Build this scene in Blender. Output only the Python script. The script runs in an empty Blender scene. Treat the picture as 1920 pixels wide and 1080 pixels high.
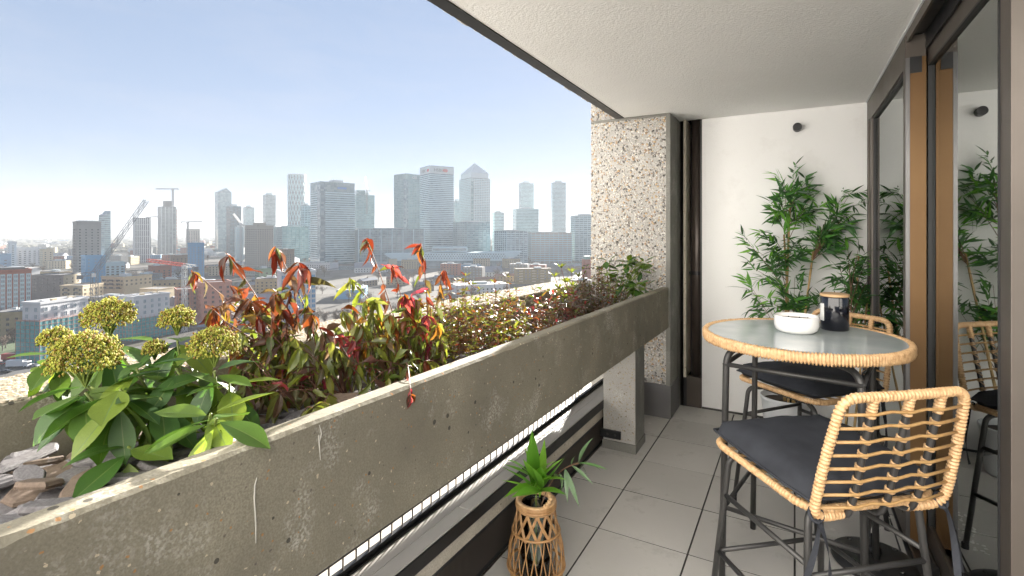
import bpy, bmesh, math, random
from mathutils import Vector, Matrix, Euler, noise
rad = math.radians
sc = bpy.context.scene
COL = sc.collection

# ------------------------------------------------------------------ camera
EYE = 1.4                       # eye height above the balcony floor (floor z = 0)
FPX, UC, VH = 952.0, 960.0, 434.0
YAW = math.atan2(530.0, FPX)    # camera turned left of the balcony axis (+Y)
cam = bpy.data.cameras.new('camera'); cam.sensor_width = 36.0
cam.lens = FPX / 1920 * 36; cam.shift_y = -(540 - VH) / 1920
cam.clip_start = 0.05; cam.clip_end = 60000
camo = bpy.data.objects.new('camera', cam); COL.objects.link(camo)
camo.location = (0, 0, EYE); camo.rotation_euler = (rad(90), 0, YAW)
sc.camera = camo

# ------------------------------------------------------------------ sky and sun
SUN_AZ, SUN_EL = 13.5, 14.0     # azimuth left of +Y, elevation
w = bpy.data.worlds.new('World'); sc.world = w; w.use_nodes = True
wn = w.node_tree.nodes; wl = w.node_tree.links
sky = wn.new('ShaderNodeTexSky'); sky.sky_type = 'NISHITA'; sky.sun_disc = False
sky.sun_elevation = rad(SUN_EL); sky.sun_rotation = rad(-SUN_AZ)
sky.altitude = 60; sky.air_density = 0.8; sky.dust_density = 0.1; sky.ozone_density = 2.0
wn['Background'].inputs['Strength'].default_value = 0.059
gm = wn.new('ShaderNodeGamma'); gm.inputs[1].default_value = 0.30     # flattens the sky's brightness range
tn = wn.new('ShaderNodeMix'); tn.data_type = 'RGBA'; tn.blend_type = 'MULTIPLY'; tn.inputs[0].default_value = 1.0; tn.inputs[7].default_value = (.85, .97, 1.22, 1)
wl.new(sky.outputs[0], gm.inputs[0]); wl.new(gm.outputs[0], tn.inputs[6]); 
wc = wn.new('ShaderNodeTexCoord'); wm_ = wn.new('ShaderNodeMapping'); wm_.inputs['Scale'].default_value = (1.3, 1.3, 7.0)
wno = wn.new('ShaderNodeTexNoise'); wno.inputs['Scale'].default_value = 2.4; wno.inputs['Detail'].default_value = 7; wno.inputs['Roughness'].default_value = .6; wno.inputs['Distortion'].default_value = .7
wr_ = wn.new('ShaderNodeValToRGB'); wr_.color_ramp.elements[0].position = .48; wr_.color_ramp.elements[1].position = .78; wr_.color_ramp.elements[1].color = (.16, .16, .16, 1)
wx_ = wn.new('ShaderNodeMix'); wx_.data_type = 'RGBA'; wx_.inputs[7].default_value = (2.1, 2.05, 2.15, 1)      # thin wisps of cirrus
wl.new(wc.outputs['Generated'], wm_.inputs[0]); wl.new(wm_.outputs[0], wno.inputs['Vector']); wl.new(wno.outputs['Fac'], wr_.inputs[0]); wl.new(wr_.outputs[0], wx_.inputs[0])
wl.new(tn.outputs[2], wx_.inputs[6]); wl.new(wx_.outputs[2], wn['Background'].inputs['Color'])
sun = bpy.data.lights.new('sun', 'SUN'); sun.energy = 5.0; sun.angle = rad(0.6); sun.color = (1, .945, .87)
suno = bpy.data.objects.new('sun', sun); COL.objects.link(suno)
sd = Vector((-math.sin(rad(SUN_AZ)) * math.cos(rad(SUN_EL)), math.cos(rad(SUN_AZ)) * math.cos(rad(SUN_EL)), math.sin(rad(SUN_EL))))
suno.rotation_euler = sd.to_track_quat('Z', 'Y').to_euler()
sc.view_settings.view_transform = 'Standard'; sc.view_settings.look = 'None'
sc.view_settings.gamma = 1.0; sc.view_settings.use_curve_mapping = False
sc.view_settings.exposure = 2.78
cy = sc.cycles
cy.use_denoising = True; cy.max_bounces = 7; cy.diffuse_bounces = 5; cy.glossy_bounces = 3
cy.transmission_bounces = 6; cy.transparent_max_bounces = 16; cy.volume_bounces = 1
cy.sample_clamp_indirect = 6.0; cy.caustics_reflective = False; cy.caustics_refractive = False

# ------------------------------------------------------------------ helpers
RV = Vector((math.cos(YAW), math.sin(YAW), 0)); FV = Vector((-math.sin(YAW), math.cos(YAW), 0))
def P(u, v, d):                 # the point at picture position (u, v) and depth d metres
    return FV * d + RV * ((u - UC) / FPX * d) + Vector((0, 0, EYE - (v - VH) / FPX * d))

def tag(o, label=None, cat=None, group=None, kind=None):
    if label: o['label'] = label
    if cat: o['category'] = cat
    if group: o['group'] = group
    if kind: o['kind'] = kind
    return o
ORG = {}
def root(name, loc, label=None, cat=None, group=None, rz=0, kind=None):
    o = bpy.data.objects.new(name, None); COL.objects.link(o); o.location = loc; o.rotation_euler = (0, 0, rz)
    o.empty_display_size = .1
    ORG[o] = Vector(loc)
    return tag(o, label, cat, group, kind)
def link(name, mesh, parent=None, loc=(0, 0, 0), rot=(0, 0, 0), scale=(1, 1, 1), kind=None):
    o = bpy.data.objects.new(name, mesh); COL.objects.link(o)
    o.location = loc; o.rotation_euler = rot; o.scale = scale
    if parent: o.parent = parent
    if kind: o['kind'] = kind
    return o

class MB:
    def __init__(s): s.v = []; s.f = []; s.m = []; s.mi = 0
    def box(s, x0, x1, y0, y1, z0, z1):
        b = len(s.v)
        s.v += [(x0, y0, z0), (x1, y0, z0), (x1, y1, z0), (x0, y1, z0), (x0, y0, z1), (x1, y0, z1), (x1, y1, z1), (x0, y1, z1)]
        for q in ((0, 3, 2, 1), (4, 5, 6, 7), (0, 1, 5, 4), (1, 2, 6, 5), (2, 3, 7, 6), (3, 0, 4, 7)):
            s.f.append(tuple(b + i for i in q)); s.m.append(s.mi)
        return s
    def bar(s, a, b, w, h, up=(0, 0, 1)):
        a = Vector(a); b = Vector(b); d = (b - a).normalized(); u = Vector(up)
        x = d.cross(u)
        if x.length < 1e-4: x = d.cross(Vector((1, 0, 0)))
        x.normalize(); u = x.cross(d)
        k = len(s.v)
        for p in (a, b):
            for i, j in ((-1, -1), (1, -1), (1, 1), (-1, 1)): s.v.append(tuple(p + x * (i * w / 2) + u * (j * h / 2)))
        for q in ((3, 2, 1, 0), (4, 5, 6, 7), (0, 1, 5, 4), (1, 2, 6, 5), (2, 3, 7, 6), (3, 0, 4, 7)):
            s.f.append(tuple(k + i for i in q)); s.m.append(s.mi)
        return s
    def tube(s, pts, r, n=8, cap=True, closed=False):
        pts = [Vector(p) for p in pts]; N = len(pts)
        rs = r if isinstance(r, (list, tuple)) else [r] * N
        k = len(s.v); up = None
        for i, p in enumerate(pts):
            if closed: t = pts[(i + 1) % N] - pts[i - 1]
            else: t = pts[min(i + 1, N - 1)] - pts[max(i - 1, 0)]
            if t.length < 1e-9: t = Vector((0, 0, 1))
            t.normalize()
            if up is None:
                up = Vector((0, 0, 1)) if abs(t.z) < .9 else Vector((0, 1, 0))
            up = up - t * up.dot(t)
            if up.length < 1e-6: up = t.orthogonal()
            up.normalize(); x = t.cross(up)
            for j in range(n):
                a = 2 * math.pi * j / n
                s.v.append(tuple(p + (x * math.cos(a) + up * math.sin(a)) * rs[i]))
        M = N if closed else N - 1
        for i in range(M):
            i2 = (i + 1) % N
            for j in range(n):
                j2 = (j + 1) % n
                s.f.append((k + i * n + j, k + i * n + j2, k + i2 * n + j2, k + i2 * n + j)); s.m.append(s.mi)
        if cap and not closed:
            s.f.append(tuple(k + j for j in reversed(range(n)))); s.m.append(s.mi)
            s.f.append(tuple(k + (N - 1) * n + j for j in range(n))); s.m.append(s.mi)
        return s
    def lathe(s, prof, n=24, c=(0, 0, 0)):
        k = len(s.v); N = len(prof)
        for r, z in prof:
            for j in range(n):
                a = 2 * math.pi * j / n
                s.v.append((c[0] + r * math.cos(a), c[1] + r * math.sin(a), c[2] + z))
        for i in range(N - 1):
            for j in range(n):
                j2 = (j + 1) % n
                s.f.append((k + i * n + j, k + i * n + j2, k + (i + 1) * n + j2, k + (i + 1) * n + j)); s.m.append(s.mi)
        return s
    def poly(s, pts):
        k = len(s.v); s.v += [tuple(p) for p in pts]; s.f.append(tuple(range(k, k + len(pts)))); s.m.append(s.mi); return s
    def prism(s, pts, z0, z1):
        k = len(s.v); n = len(pts)
        s.v += [(p[0], p[1], z0) for p in pts] + [(p[0], p[1], z1) for p in pts]
        s.f.append(tuple(k + i for i in reversed(range(n)))); s.f.append(tuple(k + n + i for i in range(n))); s.m += [s.mi] * 2
        for i in range(n):
            j = (i + 1) % n; s.f.append((k + i, k + j, k + n + j, k + n + i)); s.m.append(s.mi)
        return s
    def add(s, verts, faces, M=None):
        k = len(s.v)
        s.v += [tuple(M @ Vector(p)) for p in verts] if M is not None else [tuple(p) for p in verts]
        for f in faces: s.f.append(tuple(k + i for i in f)); s.m.append(s.mi)
        return s
    def mesh(s, name, mats, smooth=False, off=None):
        me = bpy.data.meshes.new(name)
        vs = s.v if off is None else [(a - off[0], b - off[1], c - off[2]) for a, b, c in s.v]
        me.from_pydata(vs, [], s.f)
        for m in (mats if isinstance(mats, (list, tuple)) else [mats]): me.materials.append(m)
        if any(s.m): me.polygons.foreach_set('material_index', s.m)
        if smooth: me.polygons.foreach_set('use_smooth', [True] * len(me.polygons))
        me.update()
        return me
    def build(s, name, mats, parent=None, smooth=False, kind=None, bevel=0, world=True):
        off = None; loc = (0, 0, 0)
        if parent is not None and world:
            p = parent
            while p.parent: p = p.parent
            off = ORG.get(p)
        elif parent is None:        # put the origin at the base of the mesh
            n = len(s.v); off = (sum(v[0] for v in s.v) / n, sum(v[1] for v in s.v) / n, min(v[2] for v in s.v)); loc = off
        o = link(name, s.mesh(name, mats, smooth, off), parent, loc, kind=kind)
        if bevel:
            b = o.modifiers.new('bevel', 'BEVEL'); b.width = bevel; b.segments = 2; b.limit_method = 'ANGLE'; b.angle_limit = rad(50)
        if parent is None: ORG[o] = Vector(loc)
        return o

# ------------------------------------------------------------------ materials
class NT:
    def __init__(s, name):
        s.mat = bpy.data.materials.new(name); s.mat.use_nodes = True
        s.n = s.mat.node_tree.nodes; s.l = s.mat.node_tree.links
        s.b = s.n['Principled BSDF']; s.out = s.n['Material Output']
    def new(s, t, **k):
        x = s.n.new(t)
        for a, b in k.items(): setattr(x, a, b)
        return x
    def put(s, node, i, val):
        if hasattr(val, 'is_linked') or hasattr(val, 'links'): s.l.new(val, node.inputs[i])
        else:
            if isinstance(val, tuple) and len(val) == 3 and node.inputs[i].type == 'RGBA': val = (*val, 1)
            node.inputs[i].default_value = val
    def pos(s, coord):
        if coord == 'pos': return s.new('ShaderNodeNewGeometry').outputs['Position']
        o = s.new('ShaderNodeTexCoord').outputs['Object']
        if coord == 'objr':
            r = s.new('ShaderNodeObjectInfo').outputs['Random']
            a = s.new('ShaderNodeVectorMath', operation='MULTIPLY_ADD')
            c = s.new('ShaderNodeCombineXYZ'); 
            for i in range(3): s.l.new(r, c.inputs[i])
            s.l.new(c.outputs[0], a.inputs[0]); a.inputs[1].default_value = (37, 91, 53); s.l.new(o, a.inputs[2])
            return a.outputs[0]
        return o
    def noise(s, vec, scale, detail=4, rough=.55, dist=0):
        x = s.new('ShaderNodeTexNoise'); s.l.new(vec, x.inputs['Vector'])
        x.inputs['Scale'].default_value = scale; x.inputs['Detail'].default_value = detail
        x.inputs['Roughness'].default_value = rough; x.inputs['Distortion'].default_value = dist
        return x.outputs['Fac']
    def voro(s, vec, scale, feature='F1', rnd=1):
        x = s.new('ShaderNodeTexVoronoi', feature=feature); s.l.new(vec, x.inputs['Vector'])
        x.inputs['Scale'].default_value = scale; x.inputs['Randomness'].default_value = rnd
        return x
    def ramp(s, fac, stops, interp='LINEAR'):
        x = s.new('ShaderNodeValToRGB'); s.l.new(fac, x.inputs[0]); cr = x.color_ramp; cr.interpolation = interp
        while len(cr.elements) < len(stops): cr.elements.new(.5)
        for e, (p, c) in zip(cr.elements, stops):
            e.position = p; e.color = (*c, 1) if isinstance(c, tuple) else (c, c, c, 1)
        return x.outputs[0]
    def mix(s, fac, a, b, blend='MIX'):
        x = s.new('ShaderNodeMix', data_type='RGBA', blend_type=blend)
        s.put(x, 0, fac); s.put(x, 6, a); s.put(x, 7, b); return x.outputs[2]
    def math(s, op, a, b=None):
        x = s.new('ShaderNodeMath', operation=op); s.put(x, 0, a)
        if b is not None: s.put(x, 1, b)
        return x.outputs[0]
    def bump(s, h, strength, dist=.01, prev=None):
        x = s.new('ShaderNodeBump'); s.l.new(h, x.inputs['Height']); x.inputs['Strength'].default_value = strength
        x.inputs['Distance'].default_value = dist
        if prev is not None: s.l.new(prev, x.inputs['Normal'])
        return x.outputs[0]
    def fin(s, col=None, rough=None, normal=None, metal=None, spec=None):
        if col is not None: s.put(s.b, 'Base Color', col)
        if rough is not None: s.put(s.b, 'Roughness', rough)
        if normal is not None: s.put(s.b, 'Normal', normal)
        if metal is not None: s.put(s.b, 'Metallic', metal)
        if spec is not None: s.put(s.b, 'Specular IOR Level', spec)
        return s.mat

MATS = {}
def mat(name, c1, c2=None, scale=6., rough=.6, metal=0., bump=0., bscale=60., bdist=.004, coord='pos', spec=.5, rvar=.0, detail=5):
    if name in MATS: return MATS[name]
    t = NT(name); p = t.pos(coord)
    if c2 is None: c2 = tuple(x * .82 for x in c1)
    n = t.noise(p, scale, detail)
    col = t.ramp(n, [(.3, c2), (.7, c1)])
    r = rough
    if rvar: r = t.math('ADD', t.math('MULTIPLY', t.noise(p, scale * 3, 3), rvar), rough - rvar / 2)
    nm = t.bump(t.noise(p, bscale, 4), bump, bdist) if bump else None
    MATS[name] = t.fin(col, r, nm, metal, spec); return MATS[name]

def leafmat(name, cols, trans=.4, rough=.38, tcol=1.6, spec=.5, bscale=90.):
    """several leaf colours, chosen per leaf; light shines through"""
    t = NT(name)
    g = t.new('ShaderNodeNewGeometry').outputs['Random Per Island']; o = t.new('ShaderNodeObjectInfo').outputs['Random']
    f = t.math('FRACT', t.math('ADD', g, o))
    k = len(cols)
    col = t.ramp(f, [(i / k, c) for i, c in enumerate(cols)], 'LINEAR')
    p = t.pos('obj')
    col = t.mix(t.math('MULTIPLY', t.noise(p, 45, 4), .45), col, tuple(sum(c[i] for c in cols) / k * .45 for i in range(3)))
    nm = t.bump(t.noise(p, bscale, 3), .18, .004)
    t.fin(col, rough, nm, spec=spec)
    tr = t.new('ShaderNodeBsdfTranslucent')
    t.l.new(t.mix(1.0, col, (tcol, tcol * .97, tcol * .55), 'MULTIPLY'), tr.inputs[0])
    m = t.new('ShaderNodeMixShader'); m.inputs[0].default_value = trans
    t.l.new(t.b.outputs[0], m.inputs[1]); t.l.new(tr.outputs[0], m.inputs[2]); t.l.new(m.outputs[0], t.out.inputs[0])
    MATS[name] = t.mat; return t.mat

def concrete(name, base, dark, pale, flecks=True, pale_amt=.62, bump=.35):
    t = NT(name); p = t.pos('pos')
    col = t.ramp(t.noise(p, 3.2, 6, .6), [(.3, dark), (.68, base)])
    col = t.mix(t.ramp(t.noise(p, 260, 2, .6), [(.35, .6), (.65, 0.)]), col, tuple(x * .5 for x in base))
    fine = t.noise(p, 150, 3)
    patch = t.math('MULTIPLY', t.ramp(t.noise(p, 7, 6, .65), [(.52, 0.), (pale_amt + .1, 1.)]), t.ramp(fine, [(.45, 0.), (.6, .8)]))
    col = t.mix(patch, col, pale)
    h = t.math('ADD', t.math('MULTIPLY', t.noise(p, 120, 4), .5), t.math('MULTIPLY', t.noise(p, 18, 4), .6))
    if flecks:
        v = t.voro(p, 105)
        sep = t.new('ShaderNodeSeparateColor'); t.l.new(v.outputs['Color'], sep.inputs[0])
        sel = t.math('GREATER_THAN', sep.outputs[0], .93)
        near = t.math('LESS_THAN', v.outputs['Distance'], t.math('MULTIPLY', fine, .75))
        col = t.mix(t.math('MULTIPLY', t.math('MULTIPLY', sel, near), .75), col, t.ramp(sep.outputs[1], [(.0, (.34, .16, .05)), (.4, (.5, .42, .3)), (.8, (.1, .08, .07))], 'CONSTANT'))
        v2 = t.voro(p, 30); s2 = t.new('ShaderNodeSeparateColor'); t.l.new(v2.outputs['Color'], s2.inputs[0])
        pore = t.math('MULTIPLY', t.math('GREATER_THAN', s2.outputs[1], .68), t.math('LESS_THAN', v2.outputs['Distance'], t.math('MULTIPLY', s2.outputs[2], .2)))
        col = t.mix(t.math('MULTIPLY', pore, .8), col, (.03, .028, .025))
        h = t.math('SUBTRACT', h, t.math('MULTIPLY', pore, 1.2))
    MATS[name] = t.fin(col, .85, t.bump(h, bump, .006), spec=.3); return t.mat

concrete('planter_concrete', (.275, .25, .185), (.16, .145, .11), (.52, .50, .44))
concrete('grey_concrete', (.24, .235, .21), (.15, .148, .135), (.42, .41, .38), flecks=False)
concrete('pale_concrete', (.62, .56, .46), (.42, .38, .31), (.75, .7, .6), bump=.6)
concrete('matrix_concrete', (.46, .445, .415), (.36, .345, .32), (.56, .545, .515), flecks=False, bump=.7)
def pebblemat(name, cols, rough=.75):
    t = NT(name)
    f = t.new('ShaderNodeNewGeometry').outputs['Random Per Island']
    k = len(cols)
    col = t.ramp(f, [(i / k, c) for i, c in enumerate(cols)], 'CONSTANT')
    col = t.mix(t.math('MULTIPLY', t.noise(t.pos('pos'), 160, 3), .5), col, (.3, .27, .23))
    MATS[name] = t.fin(col, rough, spec=.2); return t.mat
pebblemat('pebbles', [(.10, .098, .1), (.56, .54, .5), (.46, .44, .4), (.07, .07, .075), (.36, .22, .12), (.60, .58, .55), (.28, .25, .22), (.52, .36, .19), (.6, .57, .53), (.74, .72, .68), (.16, .15, .15), (.62, .6, .56), (.58, .5, .4)])
pebblemat('pale_pebbles', [(.40, .33, .23), (.30, .24, .165), (.46, .40, .30), (.24, .19, .13), (.38, .29, .19), (.43, .37, .27)])

t = NT('ceiling_render'); p = t.pos('pos')
MATS['ceiling_render'] = t.fin(t.ramp(t.noise(p, 1.6, 4), [(.3, (.85, .845, .83)), (.7, (.89, .885, .87))]), .9, t.bump(t.noise(p, 95, 3, .6), .6, .006), spec=.2)
t = NT('wall_render'); p = t.pos('pos')
MATS['wall_render'] = t.fin(t.mix(t.ramp(t.noise(p, 3.3, 8, .7), [(.55, 0.), (.8, .5)]), t.ramp(t.noise(p, 1.2, 5), [(.3, (.78, .775, .765)), (.7, (.83, .825, .815))]), (.62, .60, .57)), .9, t.bump(t.noise(p, 110, 3, .6), .35, .004), spec=.2)
t = NT('floor_tile'); p = t.pos('pos')
n1 = t.noise(p, 2.5, 6, .6); n2 = t.noise(p, 260, 2)
rnd = t.new('ShaderNodeObjectInfo').outputs['Random']
col = t.ramp(n1, [(.25, (.47, .455, .43)), (.75, (.56, .545, .52))])
col = t.mix(t.math('MULTIPLY', n2, .18), col, (.18, .17, .16))
col = t.mix(t.math('MULTIPLY', rnd, .3), col, (.29, .28, .265))
stain = t.ramp(t.noise(p, 5, 8, .72), [(.56, 0.), (.72, .5)])
col = t.mix(stain, col, (.2, .185, .165))
v = t.voro(p, 5.5); s2 = t.new('ShaderNodeSeparateColor'); t.l.new(v.outputs['Color'], s2.inputs[0])
speck = t.math('MULTIPLY', t.math('GREATER_THAN', s2.outputs[0], .8), t.math('LESS_THAN', v.outputs['Distance'], t.math('MULTIPLY', t.noise(p, 120, 3), .13)))
col = t.mix(t.math('MULTIPLY', speck, .6), col, (.6, .58, .55))
MATS['floor_tile'] = t.fin(col, t.math('ADD', t.math('MULTIPLY', n1, .25), .38), t.bump(t.noise(p, 300, 2), .06, .002), spec=.4)

mat('grout', (.075, .072, .068), rough=.9)
mat('black_metal', (.011, .011, .012), rough=.42, spec=.5, rvar=.15)
mat('black_plastic', (.016, .016, .017), rough=.5)
mat('frame_tube', (.060, .058, .056), (.045, .044, .043), rough=.42, metal=.35, rvar=.15)
mat('bronze', (.16, .088, .034), (.135, .072, .028), scale=3, rough=.42, metal=.55, rvar=.1)
mat('bronze_grey', (.125, .107, .092), (.10, .085, .073), scale=2, rough=.45, metal=.5, rvar=.15)
mat('bronze_dark', (.085, .07, .06), (.06, .05, .043), scale=2, rough=.4, metal=.5)
mat('sill_stone', (.50, .475, .44), (.42, .40, .37), rough=.55, scale=4, bump=.1)
mat('dark_plinth', (.135, .13, .13), (.10, .098, .1), rough=.5, scale=5)
mat('white_plastic', (.66, .68, .70), (.61, .63, .65), rough=.35)
mat('white_ceramic', (.80, .79, .77), (.77, .76, .74), rough=.18)
mat('candle_wax', (.36, .33, .31), rough=.5)
mat('wood_lid', (.58, .38, .20), (.48, .30, .15), scale=30, rough=.5, coord='obj')
mat('paper_label', (.75, .74, .71), rough=.7)
mat('black_gloss', (.008, .009, .014), rough=.08, spec=.6)
mat('soil', (.05, .035, .024), (.025, .018, .012), scale=40, rough=.95, bump=.8)
M = MATS
t = NT('rattan'); p = t.pos('obj')
c = t.ramp(t.noise(p, 70, 5, .7), [(.3, (.36, .20, .085)), (.55, (.58, .375, .195)), (.8, (.69, .49, .29))])
M['rattan'] = t.fin(c, .42, t.bump(t.noise(p, 300, 3), .2, .002), spec=.4)
mat('rattan_core', (.44, .27, .11), (.33, .19, .07), scale=60, rough=.45, coord='obj')
mat('rattan_brown', (.42, .24, .10), (.27, .14, .055), scale=50, rough=.42, coord='obj')
t = NT('cushion_fabric'); p = t.pos('obj')
c = t.ramp(t.noise(p, 14, 5), [(.3, (.024, .026, .032)), (.7, (.036, .039, .047))])
c = t.mix(t.ramp(t.noise(p, 420, 2), [(.62, 0.), (.74, .35)]), c, (.09, .09, .095))
M['cushion_fabric'] = t.fin(c, .85, t.bump(t.noise(p, 700, 2), .25, .001), spec=.25)
def glassmat(name, ior, tint):
    t = NT(name); tr = t.new('ShaderNodeBsdfTransparent'); tr.inputs[0].default_value = (*tint, 1)
    gl = t.new('ShaderNodeBsdfGlossy'); gl.inputs['Roughness'].default_value = .012; gl.inputs[0].default_value = (.93, .96, .95, 1)
    fr = t.new('ShaderNodeFresnel'); fr.inputs[0].default_value = ior
    m = t.new('ShaderNodeMixShader'); t.l.new(fr.outputs[0], m.inputs[0]); t.l.new(tr.outputs[0], m.inputs[1]); t.l.new(gl.outputs[0], m.inputs[2])
    t.l.new(m.outputs[0], t.out.inputs[0]); M[name] = t.mat
glassmat('door_glass', 13.0, (.5, .52, .5)); glassmat('jar_glass', 1.6, (.88, .93, .91))
t = NT('table_glass'); p = t.pos('pos')
M['table_glass'] = t.fin(t.ramp(t.noise(p, 8, 6), [(.3, (.38, .42, .425)), (.7, (.47, .51, .51))]), t.math('ADD', t.math('MULTIPLY', t.noise(p, 14, 5), .14), .03), spec=.7)

# ================================================================== balcony shell
TS = .406
# --- floor: every tile its own piece
fl = MB().box(-1.115, .62, -3.6, 4.25, -.20, -.012).build('floor', M['grout']); tag(fl, kind='structure')
xl = [-1.11, -.812, -.406, 0, .406, .61]; yl = [.265 + TS * k for k in range(-9, 10)] + [4.245]
tile_mesh = {}
for i in range(len(xl) - 1):
    for j in range(len(yl) - 1):
        gx, gy = .0024, .0018
        wx, wy = round(xl[i + 1] - xl[i] - 2 * gx, 4), round(yl[j + 1] - yl[j] - 2 * gy, 4)
        if (wx, wy) not in tile_mesh:
            b = MB(); e = .0015
            b.mi = 1; b.box(0, wx, 0, wy, -.011, -e)
            b.mi = 0
            b.prism([(e, e), (wx - e, e), (wx - e, wy - e), (e, wy - e)], -e, 0)
            tile_mesh[(wx, wy)] = b.mesh('tile', [M['floor_tile'], M['grout']])
        o = link('tile', tile_mesh[(wx, wy)]); o.parent = fl
        o.location = Vector((xl[i] + gx, yl[j] + gy, random.Random(i * 31 + j).uniform(-.001, .0005))) - ORG[fl]

# --- ceiling: rendered soffit board with a small white bead, rough slab above its outer edge
ce = MB().box(-1.165, .434, .6, 4.25, 2.29, 2.46).build('ceiling', M['ceiling_render']); tag(ce, kind='structure')
MB().box(-1.228, -1.1655, .6, 3.888, 2.284, 2.43).build('edge_trim', M['black_metal'], ce)
rs = random.Random(5)
tb = MB(); tb.tube([(-1.246, .6 + i * .2, 2.325) for i in range(16)] + [(-1.246, 3.886, 2.325)], .022, 10)
tb.build('drain_tube', M['black_metal'], ce, smooth=True)
sb = MB(); N = 330; prof = []
for i in range(N + 1):
    y = .6 + 3.7 * i / N
    j = noise.noise((y * 9, 0, 0)) * .012 + noise.noise((y * 38, 3, 0)) * .008 + rs.uniform(-.003, .003)
    k = noise.noise((y * 30, 7, 0)) * .007
    ring = [(-1.229, 2.405), (-1.30, 2.408 + k), (-1.405 + j, 2.412 - k), (-1.43 + j * 1.3, 2.43 + k), (-1.435 + j, 2.50), (-1.435, 2.75), (-1.229, 2.75)]
    b0 = len(sb.v); sb.v += [(x, y, z) for x, z in ring]; n = len(ring)
    if i:
        for q in range(n):
            q2 = (q + 1) % n
            sb.f.append((b0 - n + q, b0 - n + q2, b0 + q2, b0 + q)); sb.m.append(0)
sb.build('slab_edge', M['matrix_concrete'], ce)
MB().box(-1.228, 3.2, .6, 4.6, 2.465, 2.75).build('slab', M['grey_concrete'], ce)

# --- end wall
ew = MB().box(-.642, .62, 4.25, 4.45, -.1, 2.46).build('white_wall', M['wall_render'])
tag(ew, 'white rendered end wall behind the bamboo plant', 'wall')
MB().box(-.64, .43, 4.2375, 4.2495, .0, .012).build('joint', M['grout'], ew)

# --- recess with downpipe
rc = MB().box(-.86, -.642, 4.42, 4.52, -.1, 2.46).box(-.86, -.815, 4.29, 4.42, -.1, 2.46).box(-.655, -.643, 4.252, 4.42, -.1, 2.46).build('pipe_recess', M['black_metal'])
tag(rc, 'dark recess between the concrete column and the white wall', 'recess')
MB().box(-.775, -.755, 4.20, 4.415, .24, 2.29).build('render_strip', M['pale_concrete'], rc)
dp = MB(); dp.tube([(-.692, 4.33, 0), (-.692, 4.33, 2.42)], .046, 24)
dpo = dp.build('downpipe', mat('pipe_brown', (.075, .058, .05), (.06, .047, .04), rough=.35, metal=.4), smooth=True)
tag(dpo, 'dark brown downpipe in the recess beside the column', 'pipe')
b = MB(); b.lathe([(.0465, 0), (.051, .0), (.051, .03), (.0465, .03)], 24, (-.692, 4.33, 1.05)); b.box(-.76, -.74, 4.32, 4.34, 1.055, 1.075); b.build('pipe_clip', M['black_metal'], dpo)
MB().box(-.757, -.643, 4.24, 4.30, 0, .24).build('pipe_shoe', M['bronze_dark'], dpo)

# --- pebble scatter on a rectangle
def ico(sub=1):
    bm = bmesh.new(); bmesh.ops.create_icosphere(bm, subdivisions=sub, radius=1); v = [tuple(x.co) for x in bm.verts]; f = [tuple(q.index for q in x.verts) for x in bm.faces]; bm.free(); return v, f
IV, IF = ico(1)
def pebbles(mb, o, ex, ey, nrm, n, r0, r1, rng, proud=.4, keep=None):
    o, ex, ey, nrm = Vector(o), Vector(ex), Vector(ey), Vector(nrm)
    for _ in range(n):
        a, b2 = rng.random(), rng.random()
        if keep and not keep(a, b2): continue
        r = r0 + (r1 - r0) * rng.random() ** 2.2
        th = rng.uniform(0, 6.28); X = ex.normalized(); Y = ey.normalized()
        ax = (X * math.cos(th) + Y * math.sin(th)); ay = (-X * math.sin(th) + Y * math.cos(th))
        s1, s2 = r * rng.uniform(1, 1.7), r * rng.uniform(.7, 1)
        pz = r * proud
        c = o + ex * a + ey * b2
        k = len(mb.v)
        for q in IV: mb.v.append(tuple(c + ax * (q[0] * s1) + ay * (q[1] * s2) + nrm * (q[2] * pz)))
        for f in IF: mb.f.append(tuple(k + i for i in f)); mb.m.append(mb.mi)

# --- big exposed aggregate column
cr = root('concrete_column', (-1.13, 4.05, 0), 'tall exposed aggregate concrete column at the end of the planter', 'column')
c = MB(); c.box(-1.44, -.815, 3.905, 4.30, -.1, 2.46); c.build('shaft', M['matrix_concrete'], cr)
c = MB(); c.box(-.845, -.812, 3.892, 4.20, -.05, 2.2885); c.box(-1.44, -.8451, 3.893, 3.904, 2.27, 2.2885); c.build('corner_strip', M['grey_concrete'], cr, bevel=.004)
c = MB(); c.box(-1.05, -.806, 3.882, 4.20, 0, .245); c.build('plinth', M['dark_plinth'], cr, bevel=.002)
rp = random.Random(8); pb = MB()
pebbles(pb, (-1.44, 3.905, .25), (.593, 0, 0), (0, 0, 2.3), (0, -1, 0), 13000, .0022, .0098, rp, .55)
pebbles(pb, (-1.44, 3.905, .25), (0, .38, 0), (0, 0, 2.3), (-1, 0, 0), 2500, .003, .0105, rp, .6)
pb.build('pebble_aggregate', M['pebbles'], cr, smooth=True, kind='stuff')

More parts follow.
